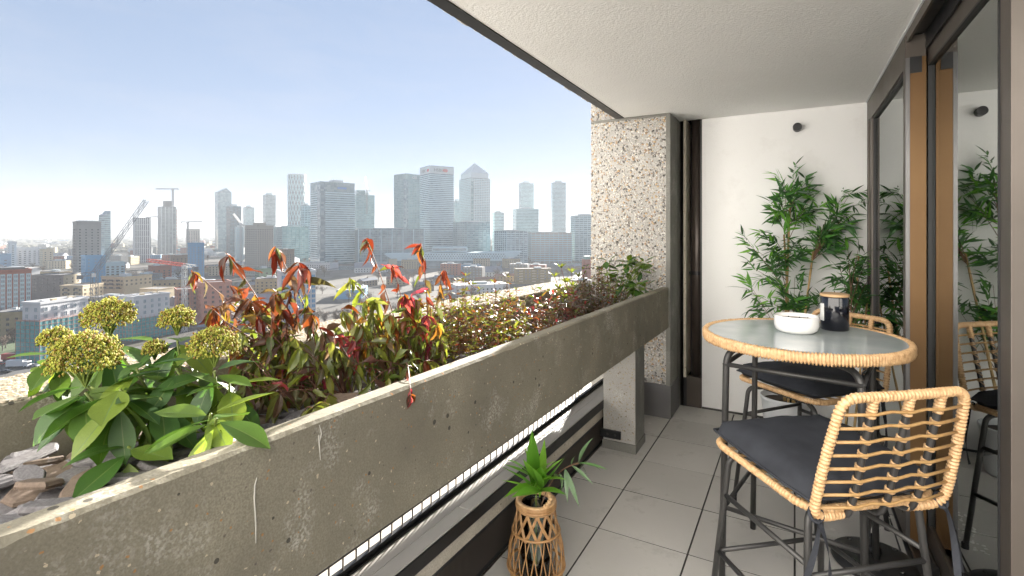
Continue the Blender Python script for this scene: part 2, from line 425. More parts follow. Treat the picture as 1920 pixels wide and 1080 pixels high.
# --- planter (its top falls slightly towards the column)
SL = -.0137
def zt(y, z): return z + SL * y
PY0, PY1 = -.75, 3.904
pr = root('concrete_planter', (-1.26, 1.6, .66), 'long raised board marked concrete planter trough along the balcony edge', 'planter')
XO, XI2, XI1, XF = -1.745, -1.48, -.878, -.826
ZT, ZB, ZS = 1.035, .731, .865
def loft(mb, ringf, ys):
    n = None
    for i, y in enumerate(ys):
        ring = ringf(y, i); n = len(ring); b0 = len(mb.v)
        mb.v += [(x, y, zt(y, z)) for x, z in ring]
        if i:
            for q in range(n):
                q2 = (q + 1) % n
                mb.f.append((b0 - n + q, b0 - n + q2, b0 + q2, b0 + q)); mb.m.append(mb.mi)
        if i in (0, len(ys) - 1):
            mb.f.append(tuple(b0 + q for q in (range(n) if i == 0 else reversed(range(n))))); mb.m.append(mb.mi)
ys = [PY0 + (PY1 - PY0) * i / 420 for i in range(421)]
rj = random.Random(4)
def fr(y, i):
    j = noise.noise((y * 22, 0, 1)) * .0022 + noise.noise((y * 90, 0, 5)) * .0016
    k = max(0, noise.noise((y * 7, 4, 1)) - .25) * .012
    return [(XF, ZB), (XF, ZT - .006 - k + j), (XF - .007 - k + j, ZT), (XI1 + .003 + j * .5, ZT - .001), (XI1, ZT - .004), (XI1, ZB + .1), (XI1, ZB)]
m = MB(); loft(m, fr, ys); m.build('inner_wall', M['planter_concrete'], pr)
def orr(y, i):
    j = noise.noise((y * 16, 0, 9)) * .006 + noise.noise((y * 60, 0, 5)) * .004
    return [(XO, ZB + .25), (XI2, ZB), (XI2, ZT - .002 + j * .3), (XI2 - .008, ZT + .004), (XO + .008 + j, ZT + .004), (XO + j, ZT - .01)]  # unseen underside chamfered to let sunlight onto the sill
m = MB(); loft(m, orr, ys); m.build('outer_wall', M['planter_concrete'], pr)
m = MB(); k = len(m.v); m.v = [(XI2, PY0, zt(PY0, ZB)), (XI1, PY0, zt(PY0, ZB)), (XI1, PY1, zt(PY1, ZB)), (XI2, PY1, zt(PY1, ZB))]
m.v += [(x, y, z + .06) for x, y, z in m.v]; m.f = [(3, 2, 1, 0), (4, 5, 6, 7), (0, 1, 5, 4), (2, 3, 7, 6)]; m.m = [0] * 4
m.build('base_slab', M['planter_concrete'], pr)
pp = MB(); rp = random.Random(12)
pebbles(pp, (XO, -.6, zt(-.6, ZT + .003)), (XI2 - XO, 0, 0), (0, 4.5, 4.5 * SL), (0, 0, 1), 15000, .003, .0085, rp, .5)
pp.build('rough_top', M['pale_pebbles'], pr, smooth=True, kind='stuff')
# chalk scratches on the face
mat('chalk', (.46, .44, .39), rough=.9)
def face_pt(u, v):
    r = (u - UC) / FPX; x = RV.x * r + FV.x; tt = XF / x
    return Vector((XF + .0012, (RV.y * r + FV.y) * tt, EYE - (v - VH) / FPX * tt))
for pts in ([(481, 895), (477, 910), (476, 935), (478, 965), (479, 985), (479, 1018)], [(598, 797), (602, 812), (599, 826), (597, 815), (598, 835), (600, 862)]):
    s = MB(); s.tube([face_pt(*q) for q in pts], [.0006] + [.0013] * (len(pts) - 2) + [.0005], 6); s.build('scratch', M['chalk'], pr)
# soil
m = MB(); m.v = [(XI2, PY0, zt(PY0, ZS)), (XI1, PY0, zt(PY0, ZS)), (XI1, PY1, zt(PY1, ZS)), (XI2, PY1, zt(PY1, ZS))]; m.f = [(0, 1, 2, 3)]; m.m = [0]
m.build('soil', M['soil'], pr, kind='stuff')

# --- pier under the planter
pe = root('concrete_pier', (-.98, 3.27, 0), 'short concrete pier carrying the planter near the column', 'pier')
c = MB(); c.box(-1.085, -.876, 3.165, 3.38, .055, .672); c.build('shaft', M['matrix_concrete'], pe, bevel=.004)
c = MB(); c.box(-.8762, -.8735, 3.167, 3.378, .056, .670); c.build('side_face', M['grey_concrete'], pe)
c = MB(); c.box(-1.09, -.868, 3.157, 3.388, 0, .055); c.build('foot', M['grey_concrete'], pe, bevel=.003)
pb = MB(); pebbles(pb, (-1.08, 3.165, .06), (.2, 0, 0), (0, 0, .6), (0, -1, 0), 330, .002, .006, random.Random(3), .35); pb.build('pebble_aggregate', M['pale_pebbles'], pe, smooth=True, kind='stuff')
c = MB(); c.box(-1.10, -.965, 3.148, 3.1645, .075, .125); c.build('bracket', M['black_metal'], pe, bevel=.002)
for x in (-1.05, -1.0):
    c = MB(); c.lathe([(0, 0), (.006, 0), (.006, .006), (0, .006)], 10, (x, 0, 0))
    c.v = [(x, 3.147 - z, .1 + y) for x, y, z in c.v]; c.build('bolt', M['frame_tube'], pe)

# --- kerb under the planter: black perforated panel, concrete strip, black nosing, stone sill
SK = -.012
kr = root('balcony_kerb', (-1.12, 1.6, 0), 'low kerb with pale sill and black nosing below the planter', 'kerb')
def kbox(mb, x0, x1, z0, z1, y0=-.7, y1=3.9):
    k = len(mb.v); mb.box(x0, x1, y0, y1, z0, z1)
    for i in range(k, len(mb.v)):
        x, y, z = mb.v[i]; mb.v[i] = (x, y, z + (SK * (y - 1.6) if z > .1 else 0))
kb = MB(); kbox(kb, -1.135, -1.118, .0, .19); kb.build('perforated_panel', None or M['black_plastic'], kr)
hol = MB()
for i in range(0, 300):       # rows of small ribs that read as the perforation
    y = .9 + i * .0078; hol.box(-1.1178, -1.1162, y, y + .0038, .02, .17 + SK * (y - 1.6))
hol.build('panel_ribs', M['bronze_dark'], kr, kind='stuff')
kb = MB(); kbox(kb, -1.30, -1.110, .192, .268); kb.build('concrete_strip', M['pale_concrete'], kr)
kb = MB(); kbox(kb, -1.112, -1.083, .270, .324); kb.build('nosing', M['black_metal'], kr, bevel=.004)
for a, b2 in ((-.7, 1.62), (1.624, 3.9)):
    kb = MB(); kbox(kb, -1.142, -1.085, .3245, .332, a, b2); kb.build('sill', M['sill_stone'], kr, bevel=.002)
kb = MB(); kbox(kb, -1.20, -1.145, .268, .330); kb.build('outer_sill', M['sill_stone'], kr)
kb = MB(); kbox(kb, -1.235, -1.2005, .268, .336); kbox(kb, -1.228, -1.212, .336, .350); kb.build('base_rail', M['black_metal'], kr)
# wire mesh: each upright its own piece
wr = root('wire_mesh_guard', (-1.22, 1.6, .33), 'dark steel wire mesh guard in the gap under the planter', 'mesh guard')
wm = MB().tube([(0, 0, 0), (0, 0, .37)], .003, 6).mesh('wire', M['bronze_dark'])
y = -.3
while y < 3.15:
    o = link('wire', wm, wr, (0, y - 1.6, SK * (y - 1.6) + .0)); y += .0545
for z in (.39, .445, .50, .555, .61):
    MB().tube([(-1.2165, -.3, z + SK * -1.9), (-1.2165, 3.15, z + SK * 1.55)], .0028, 6).build('cross_wire', M['bronze_dark'], wr)
# sunlit outer ledge
lg = MB(); lg.box(-1.95, -1.237, -.9, 4.3, -.2, .13)
lo = lg.build('outer_ledge', mat('ledge_render', (.52, .48, .42), (.42, .39, .34), scale=5, rough=.85, bump=.4, bscale=80)); tag(lo, 'pale rendered outer ledge seen through the wire mesh', 'ledge')
# lower facade of this building under the balcony
fb = MB().box(-1.94, 3.2, -.9, 4.6, -60, -.205).build('building_base', M['grey_concrete']); tag(fb, 'concrete lower storeys of this tower below the balcony', 'building')

# ================================================================== glazed doors
def leaf_door(name, label, x0, x1, y0, y1, zb, ztop, stile, gx, near=None):
    r = root(name, ((x0 + x1) / 2, (y0 + y1) / 2, 0), label, 'door')
    a = MB(); a.box(x0, x1, y0, y0 + stile, zb, ztop); a.build('stile', near or M['bronze_grey'], r, bevel=.002)
    a = MB(); a.box(x0, x1, y1 - stile, y1, zb, ztop); a.build('stile', M['bronze_grey'], r, bevel=.002)
    a = MB(); a.box(x0, x1, y0 + stile, y1 - stile, ztop - .14, ztop); a.build('rail', M['bronze_grey'], r)
    a = MB(); a.box(x0, x1, y0 + stile, y1 - stile, zb, zb + .09); a.build('rail', M['bronze_grey'], r)
    a = MB(); g = .006
    a.box(gx - .012, gx + .002, y0 + stile, y0 + stile + g, zb + .09, ztop - .14); a.box(gx - .012, gx + .002, y1 - stile - g, y1 - stile, zb + .09, ztop - .14)
    a.box(gx - .012, gx + .002, y0 + stile + g, y1 - stile - g, ztop - .148, ztop - .14); a.build('gasket', M['black_plastic'], r)
    a = MB(); a.box(gx, gx + .006, y0 + stile, y1 - stile, zb + .09, ztop - .14); a.build('pane', M['door_glass'], r)
    return r
d1 = leaf_door('sliding_door', 'bronze framed sliding glass door nearest the white wall', .430, .504, 2.827, 4.02, .03, 2.27, .05, .452)
a = MB(); a.box(.447, .5035, 2.8235, 2.8268, .03, 2.17); a.build('edge_plate', M['bronze'], d1)
a = MB(); a.box(.446, .488, 2.8195, 2.8233, 2.10, 2.172); a.build('roller_block', M['black_metal'], d1, bevel=.001)
a = MB(); a.box(.4305, .446, 2.8225, 2.8268, .03, 2.17); a.build('edge_trim', mat('alu', (.17, .165, .165), rough=.35, metal=.8), d1)
d2 = leaf_door('sliding_door', 'inner sliding glass door reflecting the chairs at the right', .512, .570, 1.86, 2.90, .03, 2.27, .082, .520)
d3 = leaf_door('glass_side_panel', 'narrow fixed bronze side panel between door and white wall', .436, .50, 4.03, 4.248, .03, 2.289, .055, .46)
hd = root('door_head_track', (.5, 2.5, 2.28), 'dark metal head track above the sliding doors', 'door track')
MB().box(.4345, .444, .6, 4.03, 2.24, 2.30).build('outer_lip', M['bronze_grey'], hd)
MB().box(.444, .50, .6, 4.03, 2.272, 2.32).build('channel', M['black_metal'], hd)
MB().box(.50, .507, .6, 2.82, 2.20, 2.30).build('centre_fin', M['black_metal'], hd)
MB().box(.507, .64, .6, 4.03, 2.275, 2.33).build('inner_channel', M['black_metal'], hd)
ft = root('door_floor_track', (.5, 2.5, 0), 'dark metal floor track under the sliding doors', 'door track')
MB().box(.425, .575, .6, 4.24, .001, .012).build('track_base', M['black_metal'], ft)
for x in (.44, .475, .506, .54): MB().box(x, x + .006, .6, 4.24, .012, .028).build('track_rib', M['bronze_dark'], ft)
MB().box(.4275, .4345, .6, 4.248, 2.2835, 2.2895).build('ceiling_bead', M['white_plastic'], ce)
# the room behind the glass
rm = MB(); rm.box(3.0, 3.1, 1.86, 4.25, 0, 2.46); rm.box(.62, 3.0, 4.25, 4.4, 0, 2.46)
rmo = rm.build('room_walls', mat('room_wall', (.42, .40, .37), rough=.9)); tag(rmo, kind='structure')
rmf = MB().box(.62, 3.1, -3.6, 4.25, -.2, .0).build('room_floor', mat('room_floor', (.12, .085, .06), rough=.5)); tag(rmf, kind='structure')
rmc = MB().box(.62, 3.0, 1.86, 4.25, 2.40, 2.46).build('room_ceiling', M['room_wall']); tag(rmc, kind='structure')
# small round wall lamp, switched off
lp = MB(); lp.tube([(.017, 4.249, 2.154), (.017, 4.19, 2.154)], .029, 24)
lo2 = lp.build('wall_lamp', M['black_metal'], smooth=False); tag(lo2, 'small round black lamp high on the white wall', 'lamp')

# added white wall, unseen behind the camera, bounces sunlight into the balcony
bw = MB().box(-9, 5, -4.0, -3.6, -60, 9).build('bounce_wall', mat('bounce_render', (.86, .855, .84), (.80, .795, .78), scale=1, rough=.9)); tag(bw, kind='structure')
# ================================================================== the city
GZ = -60.0
t = NT('city_ground'); p = t.pos('pos')
c = t.ramp(t.noise(p, .006, 8, .62), [(.32, (.07, .068, .055)), (.45, (.11, .10, .085)), (.55, (.16, .15, .13)), (.7, (.08, .078, .05))])
v = t.voro(p, .022); s2 = t.new('ShaderNodeSeparateColor'); t.l.new(v.outputs['Color'], s2.inputs[0])
c = t.mix(.45, c, t.ramp(s2.outputs[0], [(0, (.07, .066, .062)), (.35, (.14, .13, .115)), (.6, (.07, .065, .04)), (.8, (.19, .18, .165))], 'CONSTANT'))
M['city_ground'] = t.fin(c, .95, spec=.1)
gr = MB().poly([(-26000, -8000, GZ), (26000, -8000, GZ), (26000, 26000, GZ), (-26000, 26000, GZ)]).build('ground', M['city_ground']); tag(gr, kind='structure')
mat('asphalt', (.085, .083, .08), (.06, .058, .056), scale=.3, rough=.9)
mat('grass', (.06, .10, .03), (.045, .07, .022), scale=.4, rough=.95)
mat('pavement', (.26, .25, .235), (.2, .19, .18), scale=.2, rough=.9)
mat('dock_water', (.05, .07, .08), (.04, .055, .065), scale=.02, rough=.15)
def ground_patch(name, uvs, m, lift):
    pts = []
    for u, v_ in uvs:
        d = FPX * (EYE - GZ) / (v_ - VH); q = P(u, v_, d); pts.append((q.x, q.y, GZ + lift))
    o = MB().poly(pts).build(name, M[m]); tag(o, kind='structure'); return o
ground_patch('lawn', [(-60, 668), (34, 662), (30, 615), (-60, 612)], 'grass', .06)
ground_patch('road', [(-60, 712), (150, 690), (330, 655), (330, 640), (120, 672), (-60, 690)], 'asphalt', .04)
ground_patch('site_yard', [(-60, 690), (60, 680), (40, 664), (-60, 668)], 'pavement', .05)
ground_patch('road', [(500, 640), (760, 600), (1100, 560), (1100, 552), (760, 588), (500, 620)], 'asphalt', .04)
ground_patch('dock_water', [(600, 507), (960, 500), (1090, 498), (1090, 493), (900, 494), (600, 500)], 'dock_water', .03)

# facade materials
mat('spandrel_pale', (.50, .66, .69), (.43, .58, .61), scale=.05, rough=.6)
mat('spandrel_teal', (.18, .34, .38), (.15, .29, .33), scale=.05, rough=.5)
mat('spandrel_dark', (.10, .115, .125), scale=.05, rough=.5)
mat('steel_clad', (.56, .60, .60), (.5, .53, .53), scale=.03, rough=.4, metal=.2)
mat('render_white', (.62, .62, .62), (.54, .54, .54), scale=.1, rough=.8)
mat('cream_brick', (.56, .46, .30), (.47, .38, .25), scale=.6, rough=.85)
mat('beige_clad', (.43, .39, .33), (.37, .335, .28), scale=.3, rough=.8)
mat('grey_brick', (.20, .20, .195), (.155, .155, .15), scale=.6, rough=.85)
mat('red_brick', (.34, .095, .05), (.26, .07, .04), scale=.7, rough=.85)
mat('pink_brick', (.50, .24, .18), (.42, .20, .15), scale=.6, rough=.85)
mat('brown_brick', (.21, .15, .10), (.16, .115, .075), scale=.6, rough=.85)
mat('yellow_brick', (.36, .28, .15), (.28, .215, .12), scale=.5, rough=.85)
mat('dark_clad', (.06, .07, .075), (.045, .05, .055), scale=.2, rough=.5)
mat('blue_clad', (.11, .32, .52), (.09, .26, .44), scale=.1, rough=.5)
mat('green_clad', (.10, .20, .13), (.08, .16, .10), scale=.2, rough=.6)
mat('tower_concrete', (.33, .32, .30), (.27, .26, .245), scale=.1, rough=.85)
mat('window_dark', (.035, .045, .055), (.025, .03, .04), scale=.3, rough=.15, spec=.6)
mat('window_pale', (.26, .34, .38), (.2, .27, .31), scale=.3, rough=.2, spec=.6)
mat('roof_felt', (.20, .195, .19), (.14, .138, .135), scale=.2, rough=.9)
mat('roof_white', (.40, .385, .36), (.29, .28, .26), scale=.4, rough=.9)
mat('slate_roof', (.20, .22, .25), (.15, .165, .19), scale=.3, rough=.7)
mat('tile_roof', (.24, .125, .085), (.18, .09, .06), scale=.4, rough=.8)
mat('crane_white', (.62, .62, .60), rough=.5)
mat('crane_red', (.55, .08, .05), rough=.5)
mat('crane_grey', (.17, .185, .20), rough=.5)
mat('copper', (.25, .42, .36), rough=.6)
t = NT('debris_net'); p = t.pos('pos')
t.fin(t.ramp(t.noise(p, .5, 4), [(.3, (.04, .26, .27)), (.7, (.09, .37, .38))]), .7)
tr = t.new('ShaderNodeBsdfTransparent'); mx = t.new('ShaderNodeMixShader')
t.l.new(t.ramp(t.noise(p, 1.2, 3), [(.3, .05), (.7, .32)]), mx.inputs[0]); t.l.new(t.b.outputs[0], mx.inputs[1]); t.l.new(tr.outputs[0], mx.inputs[2]); t.l.new(mx.outputs[0], t.out.inputs[0])
M['debris_net'] = t.mat

def tower_glass(name, a, b_, c_):
    t = NT(name); p = t.pos('obj')
    mp = t.new('ShaderNodeMapping'); mp.inputs['Scale'].default_value = (.16, .16, .25); t.l.new(p, mp.inputs[0])
    wn_ = t.new('ShaderNodeTexWhiteNoise'); fl_ = t.new('ShaderNodeVectorMath', operation='FLOOR'); t.l.new(mp.outputs[0], fl_.inputs[0]); t.l.new(fl_.outputs[0], wn_.inputs['Vector'])
    cell = t.ramp(wn_.outputs['Value'], [(0, a), (.55, b_), (.86, c_)])
    big = t.ramp(t.noise(p, .018, 4, .6, 1.0), [(.42, 0.), (.62, .75)])  # broad pale patches painted in to imitate sky reflections
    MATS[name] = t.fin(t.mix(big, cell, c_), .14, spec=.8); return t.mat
tower_glass('glass_blue', (.035, .085, .12), (.06, .14, .18), (.20, .30, .34)); tower_glass('glass_teal', (.05, .12, .135), (.09, .19, .205), (.24, .34, .35)); tower_glass('glass_grey', (.10, .12, .13), (.16, .185, .19), (.30, .34, .34))
OCC = []          # ground circles already built on
class B: pass
def bld(name, label, us, d, vtop, yaw=25, body='glass_blue', cat='building', group=None, roof='roof_felt', zbase=None, deep=None, flat=True):
    """a block whose nearest corner stands at us[1]; us = left end, corner, right end in the picture"""
    ul, uc, ur = us; ya = rad(yaw) + math.atan((UC - uc) / FPX)
    er = RV * math.cos(ya) + FV * math.sin(ya); el = -RV * math.sin(ya) + FV * math.cos(ya)
    Cr = (uc - UC) / FPX * d
    def ln(u, e):
        r = (u - UC) / FPX; a_, b_ = e.dot(RV), e.dot(FV); return (r * d - Cr) / (a_ - r * b_)
    wr_ = max(2, ln(ur, er)); wl_ = ln(ul, el) if ul < uc - .5 else 0
    if deep: wl_ = deep
    wl_ = max(4., min(wl_, 90))
    b = B(); b.w = wr_; b.l = wl_; b.z0 = GZ if zbase is None else zbase
    b.h = EYE + (VH - vtop) / FPX * d - b.z0
    C = P(uc, VH, d); C.z = b.z0
    b.o = root(name, C, label, cat, group, math.atan2(er.y, er.x))
    b.body = M[body]; b.C = C; b.d = d
    OCC.append((C + er * b.w / 2 + el * b.l / 2, math.hypot(b.w, b.l) / 2))
    MB().box(0, b.w, 0, b.l, 0, b.h).build('wall', b.body, b.o, world=False)
    if flat:
        m = MB(); e = .35; hh = min(1.2, b.h * .04)
        m.box(-e, b.w + e, -e, .3, b.h, b.h + hh); m.box(-e, b.w + e, b.l - .3, b.l + e, b.h, b.h + hh); m.box(-e, .3, .3, b.l - .3, b.h, b.h + hh); m.box(b.w - .3, b.w + e, .3, b.l - .3, b.h, b.h + hh)
        m.build('parapet', b.body, b.o, world=False)
        MB().box(.3, b.w - .3, .3, b.l - .3, b.h, b.h + .25).build('roof', M[roof], b.o, world=False)
    return b
def bands(b, pitch, frac, m, z0=3, z1=0, out=.35, name='floor_band'):
    k = MB(); z = z0
    while z + pitch * frac < b.h - z1: k.box(-out, b.w + out, -out, b.l + out, z, z + pitch * frac); z += pitch
    k.build(name, M[m], b.o, kind='stuff', world=False)
def fins(b, pitch, wd, m, z0=0, z1=0, out=.6, sides='rl', name='fin'):
    k = MB()
    if 'r' in sides:
        n = max(1, round(b.w / pitch))
        for i in range(n + 1): x = b.w * i / n; k.box(x - wd / 2, x + wd / 2, -out, .1, z0, b.h - z1)
    if 'l' in sides:
        n = max(1, round(b.l / pitch))
        for i in range(n + 1): x = b.l * i / n; k.box(-out, .1, x - wd / 2, x + wd / 2, z0, b.h - z1)
    k.build(name, M[m], b.o, kind='stuff', world=False)
def dots(b, px, pz, wx, wz, m, z0=3, z1=2, sides='rl', out=.12, name='window_grid'):
    k = MB()
    n = max(1, int(b.w / px)); nl = max(1, int(b.l / px)); nz = max(1, int((b.h - z0 - z1) / pz))
    for j in range(nz):
        z = z0 + j * pz
        if 'r' in sides:
            for i in range(n): x = b.w * (i + .5) / n; k.box(x - wx / 2, x + wx / 2, -out, .05, z, z + wz)
        if 'l' in sides:
            for i in range(nl): x = b.l * (i + .5) / nl; k.box(-out, .05, x - wx / 2, x + wx / 2, z, z + wz)
    k.build(name, M[m], b.o, kind='stuff', world=False)
WIN = {}
def winmesh(wx, wz, fm, gm):
    key = (wx, wz, fm, gm)
    if key not in WIN:
        k = MB(); f = .14
        k.box(-wx / 2, wx / 2, -.16, .05, 0, f); k.box(-wx / 2, wx / 2, -.16, .05, wz - f, wz)
        k.box(-wx / 2, -wx / 2 + f, -.16, .05, f, wz - f); k.box(wx / 2 - f, wx / 2, -.16, .05, f, wz - f); k.box(-f / 2, f / 2, -.14, .05, f, wz - f)
        k.mi = 1; k.box(-wx / 2 + f, wx / 2 - f, -.06, .04, f, wz - f)
        WIN[key] = k.mesh('window', [M[fm], M[gm]])
    return WIN[key]
def punch(b, px, pz, wx, wz, fm='render_white', gm='window_dark', z0=2.2, z1=1.2, sides='rl', zmin=0):
    """each window a piece of its own"""
    me = winmesh(wx, wz, fm, gm)
    n = max(1, int(b.w / px)); nl = max(1, int(b.l / px)); nz = max(1, int((b.h - z0 - z1) / pz))
    for j in range(nz):
        z = b.h - z1 - pz * (j + 1) + (pz - wz) / 2
        if z < zmin: break
        if 'r' in sides:
            for i in range(n): link('window', me, b.o, (b.w * (i + .5) / n, 0, z))
        if 'l' in sides:
            for i in range(nl): link('window', me, b.o, (0, b.l * (i + .5) / nl, z), (0, 0, -math.pi / 2))
def roofbox(b, x0, x1, y0, y1, h, m='steel_clad', name='roof_plant'):
    MB().box(b.w * x0, b.w * x1, b.l * y0, b.l * y1, b.h + .26, b.h + h).build(name, M[m], b.o, world=False)
def balconies(b, xs, pz, wd, dp, z0, m='render_white', side='r', nmax=20):
    me = MB().box(-wd / 2, wd / 2, -dp, -.01, 0, .25).box(-wd / 2, wd / 2, -dp, -dp + .12, .25, 1.3).mesh('balcony', M[m])
    z = z0; k = 0
    while z < b.h - 2 and k < nmax:
        for x in xs:
            if side == 'r': link('balcony', me, b.o, (x * b.w, 0, z))
            else: link('balcony', me, b.o, (0, x * b.l, z), (0, 0, -math.pi / 2))
        z += pz; k += 1
def sign(b, txt, size, x, z, m, side='r', name='sign_lettering'):
    cu = bpy.data.curves.new(name, 'FONT'); cu.body = txt; cu.size = size; cu.extrude = .12; cu.align_x = 'CENTER'; cu.align_y = 'CENTER'
    tmp = bpy.data.objects.new('tmp', cu); me = bpy.data.meshes.new_from_object(tmp); bpy.data.objects.remove(tmp)
    me.materials.clear(); me.materials.append(M[m]); me.name = name
    if side == 'r': link(name, me, b.o, (x * b.w, -.7, z), (rad(90), 0, 0))
    else: link(name, me, b.o, (-.7, x * b.l, z), (rad(90), 0, rad(-90)))

# ---------------------------------------------------------------- the far towers
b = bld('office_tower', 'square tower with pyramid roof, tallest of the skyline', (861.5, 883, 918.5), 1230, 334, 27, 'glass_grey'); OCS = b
bands(b, 4.1, .45, 'spandrel_pale'); fins(b, 4.6, 1.5, 'steel_clad', out=.5)
MB().box(2.5, b.w - 2.5, 2.5, b.l - 2.5, b.h + .3, b.h + 14).build('crown', M['steel_clad'], b.o, world=False)
k = MB(); z = b.h + 14; k.v = [(2.2, 2.2, z), (b.w - 2.2, 2.2, z), (b.w - 2.2, b.l - 2.2, z), (2.2, b.l - 2.2, z), (b.w / 2, b.l / 2, z + 28)]; k.f = [(0, 1, 4), (1, 2, 4), (2, 3, 4), (3, 0, 4), (3, 2, 1, 0)]; k.m = [0] * 5
k.build('pyramid_roof', M['steel_clad'], b.o, world=False)
k = MB().box(b.w * .0, b.w * .12, -1.2, -.61, 0, b.h - 8); k.build('corner_bay', M['glass_teal'], b.o, world=False)
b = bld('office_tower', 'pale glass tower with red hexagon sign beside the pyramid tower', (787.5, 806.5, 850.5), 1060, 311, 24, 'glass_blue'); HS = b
bands(b, 4.0, .5, 'spandrel_pale', z1=16)
MB().box(-.5, b.w + .5, -.5, b.l + .5, b.h - 15, b.h + .0).build('sign_band', M['steel_clad'], b.o, world=False)
mat('sign_grey', (.10, .10, .11), rough=.5); mat('sign_red', (.55, .03, .03), rough=.5); mat('sign_blue', (.05, .22, .55), rough=.5)
sign(b, 'HSBC', 9.5, .36, b.h - 8, 'sign_grey'); 
def hexlogo(b, x, z, s, side='r'):
    k = MB()
    for sx in (-1, 1):
        k.poly([(sx * s * .5, -.7, -s * .5), (sx * s, -.7, 0), (sx * s * .5, -.7, s * .5), (0, -.7, 0)])
    for sz in (-1, 1): k.poly([(-s * .5, -.7, sz * s * .5), (s * .5, -.7, sz * s * .5), (0, -.7, 0)])
    me = k.mesh('sign_logo', M['sign_red'])
    if side == 'r': link('sign_logo', me, b.o, (x * b.w, -.05, z))
    else: link('sign_logo', me, b.o, (-.05, x * b.l, z), (0, 0, -math.pi / 2))
hexlogo(b, .63, b.h - 8, 7); sign(b, 'HSBC', 9, .6, b.h - 8.5, 'sign_grey', 'l'); hexlogo(b, .18, b.h - 8.5, 6, 'l')
b = bld('office_tower', 'grey green tower with sign at its top left of the hexagon tower', (739, 762, 789), 1205, 326, 38, 'glass_teal'); CT = b
bands(b, 4.1, .3, 'spandrel_teal', z1=12); fins(b, 5, .9, 'spandrel_teal'); k = MB().box(-1.3, b.w * .1, -1.3, b.l * .18, 0, b.h - 12); k.build('corner_bay', M['glass_blue'], b.o, world=False)
mat('sign_white', (.8, .8, .8), rough=.5); sign(b, 'citi', 11, .55, b.h - 6.5, 'sign_white')
b = bld('office_tower', 'broad glass slab tower with blue sign left of the skyline centre', (582, 601, 665), 935, 341, 20, 'glass_teal'); BC = b
bands(b, 4.2, .42, 'spandrel_pale', z1=16); MB().box(-1.0, b.w * .13, -1.0, b.l * .25, 0, b.h - 2).build('corner_bay', M['glass_blue'], b.o, world=False)
roofbox(b, .45, .75, .3, .7, 7); MB().box(b.w * .48, b.w * .75, -.9, -.4, b.h - 11.5, b.h - 7.5).build('sign_plate', M['sign_blue'], b.o, world=False)
b = bld('apartment_tower', 'slim round tower wrapped in a diamond lattice', (541, 556, 572), 1400, 328, 35, 'glass_grey', flat=False); NF = b
bpy.data.objects.remove([o for o in b.o.children if o.name.startswith('wall')][0])
R_ = 22.5; cx, cy = b.w * .5, b.l * .5
k = MB(); k.lathe([(R_, 0), (R_, b.h), (0, b.h)], 32, (cx, cy, 0)); k.build('wall', M['glass_grey'], b.o, world=False)
k = MB()
for s in (-1, 1):
    for i in range(18):
        pts = []
        for j in range(41):
            a = i / 18 * 6.2832 + s * j / 40 * 2.7; pts.append((cx + (R_ + .4) * math.cos(a), cy + (R_ + .4) * math.sin(a), b.h * j / 40))
        k.tube(pts, 1.15, 4)
k.build('lattice', M['spandrel_pale'], b.o, kind='stuff', world=False)
k = MB(); k.lathe([(R_ + 1.2, 0), (R_ + 1.2, 3), (0, 3)], 32, (cx, cy, b.h)); k.build('roof', M['steel_clad'], b.o, world=False)
